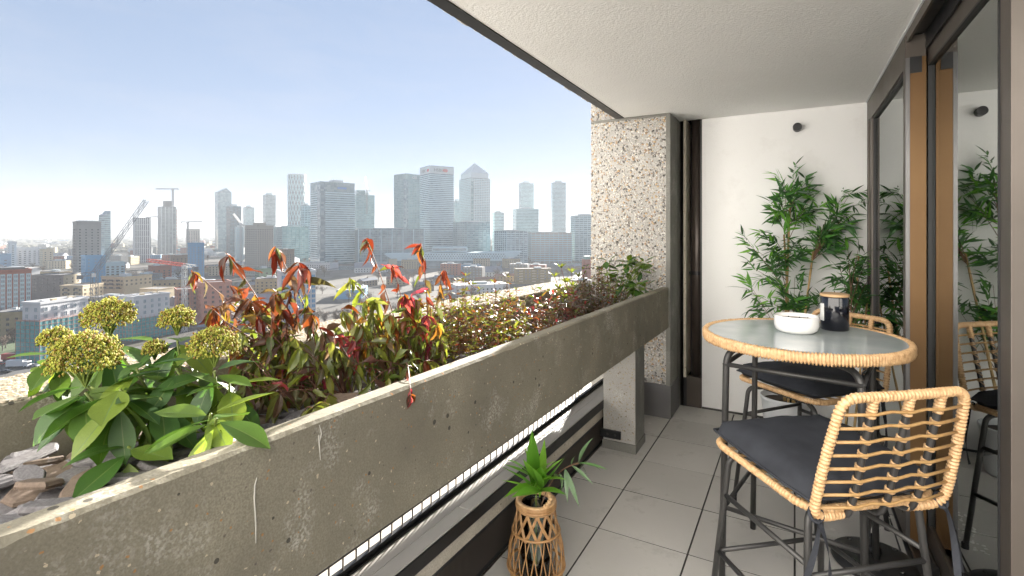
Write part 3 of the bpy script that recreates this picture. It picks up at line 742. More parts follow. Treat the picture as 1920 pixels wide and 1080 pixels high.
for nm, lb, us, d, vt, yw, bd, bm, ps, fr_ in [
    ('apartment_tower', 'tall grey tower with a peaked top at the left of the skyline', (403, 409, 434), 1480, 360, 15, 'glass_blue', 'spandrel_teal', 3.6, .3),
    ('apartment_tower', 'dark gridded tower in front of the peaked tower', (425, 431, 452), 1250, 387, 18, 'glass_blue', 'spandrel_dark', 3.6, .4),
    ('apartment_tower', 'short rounded pale tower right of the dark gridded tower', (456, 461, 477), 1600, 389, 22, 'glass_grey', 'spandrel_pale', 3.8, .35),
    ('apartment_tower', 'slim white banded tower left of the lattice tower', (493, 498, 517), 1450, 366, 18, 'glass_grey', 'render_white', 3.8, .42),
    ('office_block', 'stepped glass block tucked behind the broad slab tower', (565, 571, 583), 1180, 386, 25, 'glass_blue', 'spandrel_pale', 4.0, .45),
    ('office_tower', 'grey tower under a small crane right of the broad slab tower', (664, 668, 702), 1260, 366, 14, 'glass_teal', 'spandrel_teal', 4.0, .4),
    ('office_block', 'narrow tower squeezed between the hexagon sign tower and pyramid tower', (849, 853, 864), 1400, 378, 18, 'glass_grey', 'spandrel_teal', 4.0, .4),
    ('apartment_tower', 'small pale block just right of the pyramid tower', (923, 927, 945), 1300, 399, 20, 'glass_grey', 'spandrel_pale', 3.8, .4),
    ('apartment_tower', 'pale slab tower rising above a wider block', (973, 977, 1001), 1500, 344, 18, 'glass_grey', 'spandrel_pale', 3.8, .3),
    ('office_block', 'wider pale block in front of the slab tower', (961, 968, 1010), 1350, 392, 12, 'glass_teal', 'spandrel_pale', 4.0, .35),
    ('apartment_tower', 'slim pale tower farthest right before the column', (1034, 1037, 1061), 1420, 343, 12, 'glass_grey', 'spandrel_pale', 3.6, .4),
    ('office_block', 'hazy block half hidden by the concrete column', (1070, 1078, 1125), 1050, 405, 14, 'glass_teal', 'spandrel_pale', 4.0, .35),
    ('office_block', 'dark glass block at the foot of the pyramid tower', (850, 876, 919), 1000, 417, 30, 'glass_blue', 'spandrel_teal', 4.0, .45),
    ('office_block', 'long low glass block left of the hexagon sign tower', (667, 672, 795), 960, 430, 6, 'glass_blue', 'spandrel_teal', 4.6, .2),
    ('office_block', 'glass block with pale top sign left of the broad slab tower', (512, 530, 578), 1020, 426, 16, 'glass_teal', 'spandrel_teal', 4.2, .25),
    ('apartment_block', 'dark balcony block right of the pyramid tower base', (927, 950, 989), 950, 434, 25, 'glass_blue', 'spandrel_pale', 3.6, .35),
    ('office_block', 'long beige office block near the column', (988, 996, 1072), 1000, 437, 8, 'beige_clad', 'spandrel_pale', 4.2, .35),
    ('apartment_tower', 'thin pale slab below the peaked tower', (441, 444, 456), 1050, 426, 18, 'steel_clad', 'spandrel_pale', 3.6, .3),
]:
    b = bld(nm, lb, us, d, vt, yw, bd)
    bands(b, ps, fr_, bm)
    if d < 1300: fins(b, 9, .8, bm)
    if lb.startswith('tall grey'):
        k = MB(); k.v = [(0, 0, b.h), (b.w, 0, b.h), (b.w, b.l, b.h), (0, b.l, b.h), (b.w * .6, 0, b.h + 13), (b.w * .6, b.l, b.h + 13)]; k.f = [(0, 1, 4), (1, 2, 5, 4), (2, 3, 5), (3, 0, 4, 5)]; k.m = [0] * 4
        k.build('peak', M['glass_blue'], b.o, world=False)
    else: roofbox(b, .25, .7, .2, .8, min(7, b.h * .05))
    if 'under a small crane' in lb: roofbox(b, .05, .5, .1, .9, 13, 'glass_teal', 'upper_storeys')
    if 'long low' in lb: fins(b, 22, 1.6, 'spandrel_pale', out=1.2, name='pilaster')
# towers at the left
b = bld('apartment_tower', 'grey concrete tower block left of the luffing crane', (136, 144, 189.5), 520, 417, 12, 'tower_concrete'); punch(b, 4.6, 2.9, 1.5, 1.5, 'grey_brick', 'window_dark', z1=6, zmin=16)
roofbox(b, .08, .92, .1, .9, 2.2, 'steel_clad', 'top_storey')
for i in range(5):
    k = MB().box(b.w * (.2 + i * .13), b.w * (.2 + i * .13) + .15, b.l * .4, b.l * .4 + .15, b.h + 2.21, b.h + 4.2 + i % 3); k.build('antenna', M['crane_grey'], b.o, world=False)
b = bld('apartment_block', 'bright blue clad block at the foot of the concrete tower', (152, 160, 198), 470, 482, 12, 'blue_clad'); punch(b, 4.2, 3., 1.5, 1.6, 'blue_clad', 'window_pale', zmin=12)
b = bld('apartment_tower', 'glass wedge tower behind the grey concrete tower', (185, 196, 207.5), 900, 404, 38, 'glass_blue', flat=False); bands(b, 3.6, .25, 'spandrel_teal')
for x0, x1, dz in ((0, .45, 3), (.5, 1, 9)):
    k = MB(); z = b.h; k.v = [(b.w * x0, 0, z), (b.w * x1, 0, z), (b.w * x1, b.l, z), (b.w * x0, b.l, z), (b.w * x0, 0, z + dz * .3), (b.w * x1, 0, z + dz), (b.w * x1, b.l, z + dz), (b.w * x0, b.l, z + dz * .3)]
    k.f = [(0, 3, 2, 1), (4, 5, 6, 7), (0, 1, 5, 4), (1, 2, 6, 5), (2, 3, 7, 6), (3, 0, 4, 7)]; k.m = [0] * 6; k.build('slanted_top', M['glass_blue'], b.o, world=False)
b = bld('apartment_tower', 'white vertically striped tower right of the luffing crane', (250, 253, 280), 1000, 409, 10, 'window_dark'); fins(b, 3.6, 1.9, 'render_white', out=.5); bands(b, 12, .06, 'render_white', out=.3)
b = bld('unfinished_tower', 'dark tower under construction with a crane on its roof', (296, 303, 330), 1280, 388, 18, 'glass_grey'); bands(b, 3.7, .4, 'spandrel_dark'); roofbox(b, .3, .75, .2, .8, 16, 'dark_clad', 'lift_core'); fins(b, 9, 1.3, 'steel_clad')
k = MB(); 
for z in range(0, int(b.h) - 6, 8): k.box(b.w + 1, b.w + 4, 2, 6, z, z + 6)
k.build('hoist_mast', M['pink_brick'], b.o, kind='stuff', world=False); UTW = b
for nm, lb, us, d, vt, yw, bd, px, pz, wx, wz, gm in [
    ('apartment_block', 'brick apartment block in front of the construction tower', (318, 322, 366), 760, 480, 8, 'brown_brick', 5, 3.2, 1.6, 1.5, 'window_dark'),
    ('apartment_block', 'blue and green clad apartment block by the red crane', (352, 369, 383), 640, 457, 40, 'blue_clad', 5, 3.1, 1.7, 1.6, 'window_pale'),
    ('apartment_block', 'small stepped block beyond the construction tower', (349, 353, 375), 1500, 430, 12, 'beige_clad', 6, 4, 2.5, 2, 'window_dark'),
    ('apartment_block', 'long low red brick terrace in the middle distance', (278, 284, 322), 620, 500, 10, 'red_brick', 5, 3, 1.6, 1.5, 'window_dark'),
    ('apartment_block', 'pale teal block behind the cream flats', (181, 188, 234), 600, 494, 12, 'spandrel_pale', 4.6, 3, 2.6, 1.6, 'window_dark'),
    ('office_block', 'long low white block far left', (8, 14, 78), 900, 466, 8, 'render_white', 6, 3.6, 3, 1.6, 'window_dark'),
    ('office_block', 'tall end of the white block far left', (14, 18, 31), 880, 454, 15, 'render_white', 6, 3.6, 3, 1.6, 'window_dark'),
    ('warehouse', 'blue warehouse at the far left edge', (-30, -22, 21), 820, 478, 10, 'blue_clad', 9, 5, 3, 1.5, 'window_dark'),
    ('apartment_block', 'tan apartment block with pitched roof line far left', (74, 80, 100), 840, 468, 15, 'cream_brick', 5, 3.2, 1.8, 1.5, 'window_dark'),
    ('apartment_block', 'beige round fronted flats below the lattice tower', (459, 482, 512.5), 700, 424, 40, 'beige_clad', 3.6, 3.0, 1.1, 1.7, 'window_dark'),
    ('apartment_block', 'brown flats behind the red leaved stem', (524, 538, 552), 720, 469, 40, 'brown_brick', 3.6, 3.0, 1.2, 1.6, 'window_dark'),
    ('apartment_block', 'dark green block left of the white grid block', (478, 486, 524), 540, 505, 12, 'green_clad', 5, 3.2, 1.8, 1.6, 'window_dark'),
]:
    b = bld(nm, lb, us, d, vt, yw, bd); dots(b, px, pz, wx, wz, gm)
    if 'round fronted' in lb: roofbox(b, .35, .75, .3, .8, 5, 'beige_clad'); dots(b, 3.6, 3, .5, .5, 'render_white', z0=5.2, out=.2, name='window_sill')
    elif b.d < 1200: roofbox(b, .2, .45, .3, .7, 2.6)
# ---------------------------------------------------------------- nearer blocks, each window built
b = bld('apartment_block', 'red brick block with pale window strips at the left edge', (-60, -52, 59), 350, 512, 4, 'red_brick', deep=18); NR = b
k_n = 14
for i in range(k_n):
    if i % 2 == 0: continue
    x = b.w * (i + .5) / k_n
for i in range(9):
    x = b.w * (i + .5) / 9; MB().box(x - 1.25, x + 1.25, -.1, .05, 1.5, b.h - 2).build('window_strip', M['spandrel_pale'], b.o, world=False)
me = winmesh(2.1, 2.0, 'render_white', 'window_pale')
for i in range(9):
    for j in range(9): link('window', me, b.o, (b.w * (i + .5) / 9, -.12, b.h - 4.8 - j * 3.2))
roofbox(b, .05, .9, .2, .8, 2.4, 'dark_clad', 'top_storey')
b = bld('apartment_block', 'dark grey brick block with a cream end wall', (59, 119, 151), 430, 517, 62, 'grey_brick'); punch(b, 4.2, 3.1, 1.7, 1.7, 'grey_brick', 'window_dark', sides='l', zmin=8)
MB().box(-.05, b.w + .05, -.3, .02, 0, b.h + .02).build('end_wall', M['cream_brick'], b.o, world=False)
me = winmesh(1.7, 1.7, 'cream_brick', 'window_dark')
for i in range(3):
    for j in range(5): link('window', me, b.o, (b.w * (i + .5) / 3, -.3, b.h - 4 - j * 3.1))
b = bld('apartment_block', 'cream brick flats left of the crane mast', (113, 155, 194), 380, 537, 50, 'cream_brick'); punch(b, 4., 3.1, 1.7, 1.8, 'cream_brick', 'window_dark', zmin=10); balconies(b, (.25, .7), 3.1, 3, 1.4, 12, 'grey_brick', 'l', 6)
b = bld('apartment_block', 'cream flats with stacked balconies right of the crane mast', (190, 233, 285), 420, 521, 40, 'cream_brick'); punch(b, 4.1, 3.1, 1.9, 1.8, 'cream_brick', 'window_dark', zmin=14); balconies(b, (.2, .5, .8), 3.1, 4.2, 1.5, 14, 'dark_clad', 'l', 8); roofbox(b, .3, .5, .3, .6, 2.4)
b = bld('apartment_block', 'low cream flats behind the second scaffolded block', (262, 296, 327), 410, 543, 45, 'cream_brick'); punch(b, 4.2, 3.1, 1.8, 1.7, 'cream_brick', 'window_dark', zmin=14)
b = bld('apartment_block', 'pink brick flats behind the red leaves', (372, 378, 434), 330, 533, 8, 'pink_brick', deep=16); punch(b, 4.0, 3.1, 1.7, 1.8, 'pink_brick', 'window_dark', zmin=6)
b = bld('apartment_block', 'lower pink brick wing wrapped in grey scaffold', (326, 332, 372), 335, 545, 6, 'pink_brick', deep=14); punch(b, 4.0, 3.1, 1.7, 1.8, 'pink_brick', 'window_dark', zmin=6)
k = MB()
for i in range(7): k.bar((b.w * i / 6, -1.4, 0), (b.w * i / 6, -1.4, b.h), .16, .16)
for j in range(10): k.bar((0, -1.4, 3 + j * 3), (b.w, -1.4, 3 + j * 3), .16, .16)
k.build('scaffold', M['crane_grey'], b.o, kind='stuff', world=False)
b = bld('apartment_block', 'white block with tall blue window grid behind the orange leaves', (519, 527, 592), 330, 512, 7, 'render_white', deep=20); WG = b
me = winmesh(2.2, 2.5, 'render_white', 'blue_clad')
for i in range(7):
    for j in range(9): link('window', me, b.o, (b.w * (i + .5) / 7, 0, b.h - 4.2 - j * 3.3))
b = bld('apartment_block', 'yellow brick flats with balconies near the column', (963, 968, 1033), 590, 505, 10, 'yellow_brick', deep=14); punch(b, 4.4, 3.0, 1.6, 1.5, 'render_white', 'window_dark', sides='r', zmin=2, z1=.6); balconies(b, (.13, .5, .74), 3.0, 4.6, 1.3, 2.6, 'cream_brick', 'r', 7); roofbox(b, .55, .75, .3, .7, 2)
b = bld('brick_tower', 'brick chimney like tower with a pale copper cap beside the column', (1091, 1095, 1110), 620, 488, 20, 'red_brick'); MB().box(b.w * .15, b.w * .85, b.l * .15, b.l * .85, b.h + .26, b.h + 5).build('copper_cap', M['copper'], b.o, world=False)
# scaffolded blocks
def scaffold_block(label, us, d, vtop, vnet, yaw):
    b = bld('scaffolded_block', label, us, d, vtop, yaw, 'render_white', roof='roof_white')
    zn = EYE + (VH - vnet) / FPX * d - GZ
    me = winmesh(1.7, 2.1, 'render_white', 'window_pale')
    nz = 3
    for j in range(nz):
        z = b.h - 3.6 - j * 3.2
        for i in range(max(2, int(b.w / 4.2))): link('window', me, b.o, (b.w * (i + .5) / max(2, int(b.w / 4.2)), 0, z))
        for i in range(max(2, int(b.l / 4.2))): link('window', me, b.o, (0, b.l * (i + .5) / max(2, int(b.l / 4.2)), z), (0, 0, -math.pi / 2))
    k = MB(); o_ = 1.6
    k.poly([(-o_, -o_, 0), (b.w + o_, -o_, 0), (b.w + o_, -o_, zn), (-o_, -o_, zn)]); k.poly([(-o_, b.l + o_, 0), (-o_, -o_, 0), (-o_, -o_, zn), (-o_, b.l + o_, zn)])
    k.build('debris_net', M['debris_net'], b.o, world=False)
    k = MB(); nx = int((b.w + 3) / 2.4); nl = int((b.l + 3) / 2.4)
    for i in range(nx + 1): x = -o_ + (b.w + 2 * o_) * i / nx; k.bar((x, -o_ - .1, 0), (x, -o_ - .1, zn + 1.2), .12, .12)
    for i in range(nl + 1): y = -o_ + (b.l + 2 * o_) * i / nl; k.bar((-o_ - .1, y, 0), (-o_ - .1, y, zn + 1.2), .12, .12)
    z = 2.
    while z < zn + 1.2:
        k.bar((-o_, -o_ - .1, z), (b.w + o_, -o_ - .1, z), .12, .12); k.bar((-o_ - .1, -o_, z), (-o_ - .1, b.l + o_, z), .12, .12)
        k.box(-o_ + .1, b.w + o_ - .1, -o_ + .1, -.3, z - .1, z); k.box(-o_ + .1, -.3, -.3, b.l + o_ - .1, z - .1, z); z += 2.0
    k.build('scaffold', M['pink_brick'], b.o, kind='stuff', world=False)
    for i, (x, y) in enumerate(((.2, .3), (.45, .6), (.7, .35), (.85, .7), (.3, .75))): MB().box(b.w * x, b.w * x + 2.2, b.l * y, b.l * y + 1.6, b.h + .27, b.h + .9 + .3 * (i % 2)).build('roof_material', M['cream_brick'] if i % 2 else M['render_white'], b.o, world=False)
    return b
scaffold_block('white block wrapped in teal scaffold netting nearest the lawn', (42, 76, 165), 236, 571, 603, 38)
scaffold_block('white block in teal scaffold netting behind the flower heads', (221, 250, 318), 285, 559, 598, 34)

# ---------------------------------------------------------------- station with the long lattice roof
st = root('station_building', P(850, VH, 905).xy.to_3d() + Vector((0, 0, GZ)), 'long low station with a white lattice roof in front of the towers', 'station', rz=YAW + rad(3))
L2 = 123
MB().box(-L2 + 12, L2 - 16, 0, 30, 0, 14).build('wall', M['glass_blue'], st, world=False)
k = MB(); k.v = [(-L2 + 20, -2, 9), (L2 - 22, -2, 9), (L2, -2, 25), (-L2, -2, 22), (-L2 + 20, 32, 9), (L2 - 22, 32, 9), (L2, 32, 25), (-L2, 32, 22)]
k.f = [(0, 1, 2, 3), (7, 6, 5, 4), (3, 2, 6, 7), (0, 4, 5, 1), (1, 5, 6, 2), (4, 0, 3, 7)]; k.m = [0] * 6
k.build('roof', M['spandrel_pale'], st, world=False)
k = MB()
for r_ in range(3):
    for i in range(34):
        x = -62 + i * 4.6 + (r_ % 2) * 2.3; z = 13.5 + r_ * 3.4
        k.poly([(x - 1.3, -2.06, z + 1), (x + 1.3, -2.06, z + 1), (x, -2.06, z - .8)])
k.build('skylights', M['window_dark'], st, kind='stuff', world=False)
MB().box(-38, 24, 4, 26, 25.1, 34).build('roof_box', M['spandrel_pale'], st, world=False)
MB().box(-37, 23, 3.8, 3.99, 27, 31).build('box_glazing', M['glass_blue'], st, world=False)

# ---------------------------------------------------------------- cranes
def lattice(mb, a, b2, w_, bays, r_=.13):
    a = Vector(a); b2 = Vector(b2); d_ = (b2 - a); x = d_.cross(Vector((0, 0, 1)))
    if x.length < .01: x = Vector((1, 0, 0))
    x.normalize(); y = x.cross(d_.normalized())
    cs = [x * (i * w_ / 2) + y * (j * w_ / 2) for i, j in ((-1, -1), (1, -1), (1, 1), (-1, 1))]
    for c_ in cs: mb.bar(a + c_, b2 + c_, r_ * 2, r_ * 2)
    for i in range(bays):
        p0 = a + d_ * i / bays; p1 = a + d_ * (i + 1) / bays
        for q in range(4):
            s_, e_ = (cs[q], cs[(q + 1) % 4]) if i % 2 else (cs[(q + 1) % 4], cs[q])
            mb.bar(p0 + s_, p1 + e_, r_ * 1.3, r_ * 1.3)
def gp(u, d): q = P(u, VH, d); q.z = GZ; return q
def crane(label, um, d, vtop, jib, counter, m, jm=None, mw=1.8, jw=1.4, ground=None, rr=.13):
    base = gp(um, d)
    if ground is not None: base.z = ground
    o = root('tower_crane', base, label, 'crane')
    top = P(um, vtop, d)
    k = MB(); lattice(k, base, top, mw, max(4, int((top - base).length / (mw * 1.3))), rr); k.build('mast', M[m], o, kind='stuff')
    k = MB(); lattice(k, top, jib, jw, max(6, int((jib - top).length / (jw * 1.3))), rr); k.build('jib', M[jm or m], o, kind='stuff')
    k = MB(); lattice(k, top, counter, jw, 4, rr); k.build('counter_jib', M[m], o, kind='stuff')
    k = MB(); k.box(counter.x - 1.2, counter.x + 1.2, counter.y - 1.2, counter.y + 1.2, counter.z - 2.4, counter.z); k.build('counterweight', M['crane_grey'], o)
    k = MB(); k.box(top.x + .9, top.x + 2.6, top.y - 1.9, top.y - .2, top.z - 2.2, top.z - .2); k.build('cab', M['crane_white'], o)
    return o
crane('grey luffing crane with raised boom over the scaffolded blocks', 177, 300, 512, P(274, 376, 330), P(150, 516, 296), 'crane_grey', mw=2.6, jw=2.1, rr=.125)
crane('red and white crane with level jib near the pink flats', 346, 310, 497, P(277, 488, 330), P(366, 500, 304), 'crane_white', 'crane_red', mw=2.0, jw=1.7, rr=.125)
crane('thin crane standing on the tower under construction', 324, 1285, 354, P(292, 354, 1285), P(334, 354, 1285), 'crane_grey', mw=3, jw=2.4, ground=UTW.h + GZ, rr=.35)
crane('distant crane right of the construction tower', 352, 1200, 416, P(380, 415, 1200), P(340, 416, 1200), 'crane_grey', mw=3, jw=2.2, rr=.35)
crane('small luffing crane on the grey tower roof', 688, 1262, 356, P(685, 331, 1262), P(693, 357, 1262), 'crane_grey', mw=3, jw=2, ground=45, rr=.3)
crane('pale crane leaning over the dark gridded tower', 452, 1000, 420, P(438, 401, 1000), P(456, 421, 1000), 'crane_white', mw=3, jw=2.4, rr=.35)
crane('distant pale crane left of the construction tower', 281, 1300, 407, P(297, 406, 1300), P(275, 407, 1300), 'crane_grey', mw=2.5, jw=2, rr=.3)

# ---------------------------------------------------------------- vehicles in the street
def wheel(o, x, y, r_=.36):
    k = MB(); k.tube([(x, y - .13, r_), (x, y + .13, r_)], r_, 12); k.build('wheel', M['black_plastic'], o, world=False)
def car(label, u, v_, rz, col, grp=None):
    d = FPX * (EYE - GZ) / (v_ - VH); q = gp(u, d); q.z += .09
    o = root('parked_car', q, label, 'car', grp, rz)
    k = MB(); k.prism([(-2.1, -.85), (2.1, -.85), (2.2, 0), (2.1, .85), (-2.1, .85), (-2.2, 0)], .3, .85); k.build('body', mat('car_' + col[0], col[1], rough=.25), o, world=False)
    k = MB(); k.v = [(-1.5, -.78, .85), (1.2, -.78, .85), (1.2, .78, .85), (-1.5, .78, .85), (-1.1, -.62, 1.42), (.6, -.62, 1.42), (.6, .62, 1.42), (-1.1, .62, 1.42)]
    k.f = [(4, 5, 6, 7), (0, 1, 5, 4), (1, 2, 6, 5), (2, 3, 7, 6), (3, 0, 4, 7)]; k.m = [1, 0, 0, 0, 0]; k.build('cabin', [M['window_dark'], M['car_' + col[0]]], o, world=False)
    for x in (-1.35, 1.35):
        for y in (-.78, .78): wheel(o, x, y)
def lorry(label, u, v_, rz, col):
    d = FPX * (EYE - GZ) / (v_ - VH); q = gp(u, d); q.z += .09
    o = root('lorry', q, label, 'lorry', None, rz)
    MB().box(-4.5, 2.2, -1.25, 1.25, 1.0, 3.6).build('cargo_box', mat('car_' + col[0], col[1], rough=.3), o, world=False)
    k = MB(); k.prism([(2.35, -1.15), (4.1, -1.15), (4.3, 0), (4.1, 1.15), (2.35, 1.15)], .6, 2.9); k.build('cab', M['car_' + col[0]], o, world=False)
    MB().box(4.0, 4.33, -1, 1, 1.7, 2.6).build('windscreen', M['window_dark'], o, world=False)
    MB().box(-4.4, 2.3, -.5, .5, .6, .98).build('chassis', M['black_plastic'], o, world=False)
    for x in (-3.4, -2.3, 3.2):
        for y in (-1.05, 1.05): wheel(o, x, y, .5)
W_, K_, R2, S_ = ('white', (.7, .7, .7)), ('black', (.02, .02, .022)), ('red', (.35, .03, .02)), ('silver', (.35, .36, .37))
AZ = YAW + rad(8)
lorry('white box lorry parked in the street below the scaffold', 36, 690, AZ, W_)
lorry('red lorry behind the white one in the works yard', 26, 677, AZ, R2)
for lb, u, v_, c_ in (('black car in the lower left street corner', 12, 699, K_), ('silver car ahead of the white lorry', 62, 688, S_), ('white car beside the scaffold foot', 80, 684, W_), ('red car at the left street edge', 3, 684, R2), ('dark car farther along the street by the net', 105, 680, K_)):
    car(lb, u, v_, AZ, c_)

# ---------------------------------------------------------------- small houses and sheds between
rg = random.Random(21)
def free(q, r_):
    for c_, k in OCC:
        if (c_.x - q.x) ** 2 + (c_.y - q.y) ** 2 < (k + r_) ** 2: return False
    return True
proto = []
def low(name, w_, l_, h_, wallm, roofm, pitched):
    o = root(name, (0, 0, -500)); MB().box(-w_ / 2, w_ / 2, -l_ / 2, l_ / 2, 0, h_).build('wall', M[wallm], o, world=False)
    if pitched:
        k = MB(); e = .4; k.v = [(-w_ / 2 - e, -l_ / 2 - e, h_), (w_ / 2 + e, -l_ / 2 - e, h_), (w_ / 2 + e, l_ / 2 + e, h_), (-w_ / 2 - e, l_ / 2 + e, h_), (-w_ / 2 - e, 0, h_ + l_ * .3), (w_ / 2 + e, 0, h_ + l_ * .3)]
        k.f = [(0, 1, 5, 4), (2, 3, 4, 5), (0, 4, 3), (1, 2, 5), (3, 2, 1, 0)]; k.m = [0] * 5; k.build('roof', M[roofm], o, world=False)
        if name == 'terraced_house': MB().box(-.5, .5, -.4, .4, h_ + l_ * .2, h_ + l_ * .3 + 1.4).build('chimney', M[wallm], o, world=False)
    else:
        MB().box(-w_ / 2 + .3, w_ / 2 - .3, -l_ / 2 + .3, l_ / 2 - .3, h_, h_ + .4).build('roof', M[roofm], o, world=False)
        MB().box(-w_ / 6, w_ / 8, -l_ / 6, l_ / 6, h_ + .4, h_ + 2.2).build('roof_plant', M['steel_clad'], o, world=False)
    k = MB(); n = max(2, int(w_ / 4)); nz = max(1, int(h_ / 3.1))
    for j in range(nz):
        for i in range(n):
            x = -w_ / 2 + w_ * (i + .5) / n; k.box(x - .7, x + .7, -l_ / 2 - .08, -l_ / 2 + .02, 1 + j * 3.1, 2.5 + j * 3.1)
    k.build('window_grid', M['window_dark'] if wallm != 'grey_brick' else M['window_pale'], o, kind='stuff', world=False)
    if not pitched:
        k = MB(); rc_ = random.Random(int(w_ * l_))
        for _ in range(9):
            x, y, s_ = rc_.uniform(-w_ * .42, w_ * .4), rc_.uniform(-l_ * .4, l_ * .36), rc_.uniform(.6, 2.2); k.box(x, x + s_, y, y + s_ * .7, h_ + .41, h_ + rc_.uniform(.8, 1.9))
        k.build('roof_clutter', M['steel_clad'], o, kind='stuff', world=False)
    proto.append((o, w_, l_)); return o
low('terraced_house', 22, 9, 6.5, 'brown_brick', 'slate_roof', True); low('terraced_house', 26, 9, 7, 'yellow_brick', 'tile_roof', True); low('terraced_house', 20, 10, 7, 'render_white', 'slate_roof', True)
low('apartment_block', 30, 14, 13, 'cream_brick', 'roof_felt', False); low('apartment_block', 26, 13, 16, 'red_brick', 'roof_white', False); low('apartment_block', 24, 14, 19, 'grey_brick', 'roof_felt', False); low('apartment_block', 28, 14, 15, 'yellow_brick', 'roof_felt', False)
low('warehouse', 48, 24, 7, 'steel_clad', 'slate_roof', True); low('warehouse', 40, 22, 8, 'blue_clad', 'roof_white', False); low('warehouse', 55, 26, 9, 'render_white', 'roof_white', False)
def place(pi, q, rz, label, cat, grp):
    src = proto[pi][0]; r_ = src.copy(); COL.objects.link(r_); r_.location = q; r_.rotation_euler = (0, 0, rz); tag(r_, label, cat, grp)
    for ch in src.children:
        c_ = ch.copy(); COL.objects.link(c_); c_.parent = r_
LB = {'terraced_house': ('short row of pitched roof houses in the low streets between the larger blocks', 'house', 'terraced houses in the low streets'),
      'apartment_block': ('plain flat roofed low block among the houses in the middle distance', 'building', 'plain low blocks in the middle distance'),
      'warehouse': ('wide low shed on the flat ground before the towers', 'warehouse', 'low sheds before the towers')}
LOOK = ['brown brick house row', 'yellow brick house row, red roof', 'white rendered house row', 'low cream brick flats', 'low red brick flats with pale roof', 'low dark grey brick flats', 'low yellow brick flats', 'pitched grey metal shed', 'flat blue metal shed', 'wide flat white shed']
def where(u, d):
    far = 'far off' if d > 1150 else ('halfway out' if d > 620 else 'closer in')
    for lim, w_ in ((60, 'beyond the red brick block'), (140, 'left of the grey concrete tower'), (240, 'below the luffing crane boom'), (340, 'under the construction tower'), (455, 'below the peaked tower'), (545, 'below the white banded tower'), (670, 'below the broad slab tower'), (790, 'below the long low glass block'), (890, 'before the long station roof'), (985, 'left of the yellow brick flats')):
        if u < lim: return far + ' ' + w_
    return far + ' between the yellow flats and the column'
cnt = 0
for _ in range(7000):
    if cnt > 262: break
    vv = 447 + 185 * rg.random() ** 1.7; u = rg.uniform(-20, 1105) if cnt < 231 else rg.uniform(-420, -30)
    d = FPX * (EYE - GZ) / (vv - VH)
    if u > 560 and vv > 575: continue
    pi = rg.choice([0, 1, 2, 0, 1, 3, 4, 5, 6, 7, 8, 9]) if d < 900 else rg.choice([3, 4, 5, 6, 7, 8, 9])
    q = gp(u, d); r_ = math.hypot(proto[pi][1], proto[pi][2]) / 2
    if not free(q, r_ + 2): continue
    if d < 300 and pi > 2: continue
    OCC.append((q, r_)); nm = proto[pi][0].name.split('.')[0]
    place(pi, q, YAW + rad(rg.choice([8, 8, 98, 20, -12, 60])), LOOK[pi] + ' ' + where(u, d), LB[nm][1], LB[nm][2]); cnt += 1
for o, _, _ in proto:
    for ch in list(o.children): bpy.data.objects.remove(ch)
    bpy.data.objects.remove(o)

# ---------------------------------------------------------------- bare winter trees
mat('bare_twig', (.16, .115, .08), (.11, .08, .055), scale=1, rough=.95); mat('bark', (.09, .07, .055), rough=.95)
tmesh = []
for sd_ in range(4):
    r_ = random.Random(40 + sd_); k = MB(); tips = []
    for i in range(9):
        a = r_.uniform(0, 6.28); e = r_.uniform(.5, 1.3); p0 = Vector((0, 0, r_.uniform(2, 5))); p1 = p0 + Vector((math.cos(a) * math.cos(e), math.sin(a) * math.cos(e), math.sin(e))) * r_.uniform(3, 5.5)
        k.tube([p0, (p0 + p1) / 2 + Vector((0, 0, .3)), p1], [.16, .1, .05], 5); tips.append((p0 + p1) / 2); tips.append(p1)
    k.tube([(0, 0, 0), (.1, 0, 3), (0, .1, 6)], [.35, .26, .12], 7); tr_ = k.mesh('trunk', M['bark'])
    k = MB()
    for i in range(420):
        t0 = r_.choice(tips); dr = Vector((r_.gauss(0, 1), r_.gauss(0, 1), r_.gauss(.5, .8))).normalized(); q = t0 + dr * r_.uniform(.1, 1.1); e_ = q + dr * r_.uniform(.8, 2.0) + Vector((0, 0, r_.uniform(-.3, .5)))
        s_ = dr.orthogonal().normalized() * r_.uniform(.05, .12); k.poly([q - s_, q + s_, e_])
    tmesh.append((tr_, k.mesh('crown', M['bare_twig'])))
def tree(u, v_, s_, label, grp):
    d = FPX * (EYE - GZ) / (v_ - VH); q = gp(u, d)
    i = rg.randrange(4); o = root('bare_tree', q, label, 'tree', grp, rg.uniform(0, 6.28)); o.scale = (s_, s_, s_ * rg.uniform(.9, 1.15))
    link('trunk', tmesh[i][0], o); link('crown', tmesh[i][1], o)
for i in range(24):
    tree(rg.uniform(560, 760), rg.uniform(545, 640), rg.uniform(1.0, 1.6), 'leafless brown tree in the hazy clump right of the white grid block', 'leafless trees in the clump below the planter')
for i in range(14):
    tree(rg.uniform(760, 1000), rg.uniform(528, 575), rg.uniform(1.0, 1.5), 'leafless tree among the houses by the yellow brick flats', 'leafless trees by the yellow flats')
for i in range(12):
    tree(rg.uniform(-10, 110), rg.uniform(500, 560), rg.uniform(1.0, 1.6), 'leafless tree standing behind the red brick block', 'leafless trees behind the red block')
for i in range(9):
    tree(rg.uniform(-10, 34), rg.uniform(612, 660), rg.uniform(.7, 1.0), 'leafless tree round the small lawn at the left edge', 'leafless trees round the lawn')
for i in range(70):
    u = rg.uniform(120, 1090); tree(u, rg.uniform(470, 530), rg.uniform(1.1, 1.8), 'leafless street tree among the low buildings ' + where(u, 800)[12:], 'leafless street trees')
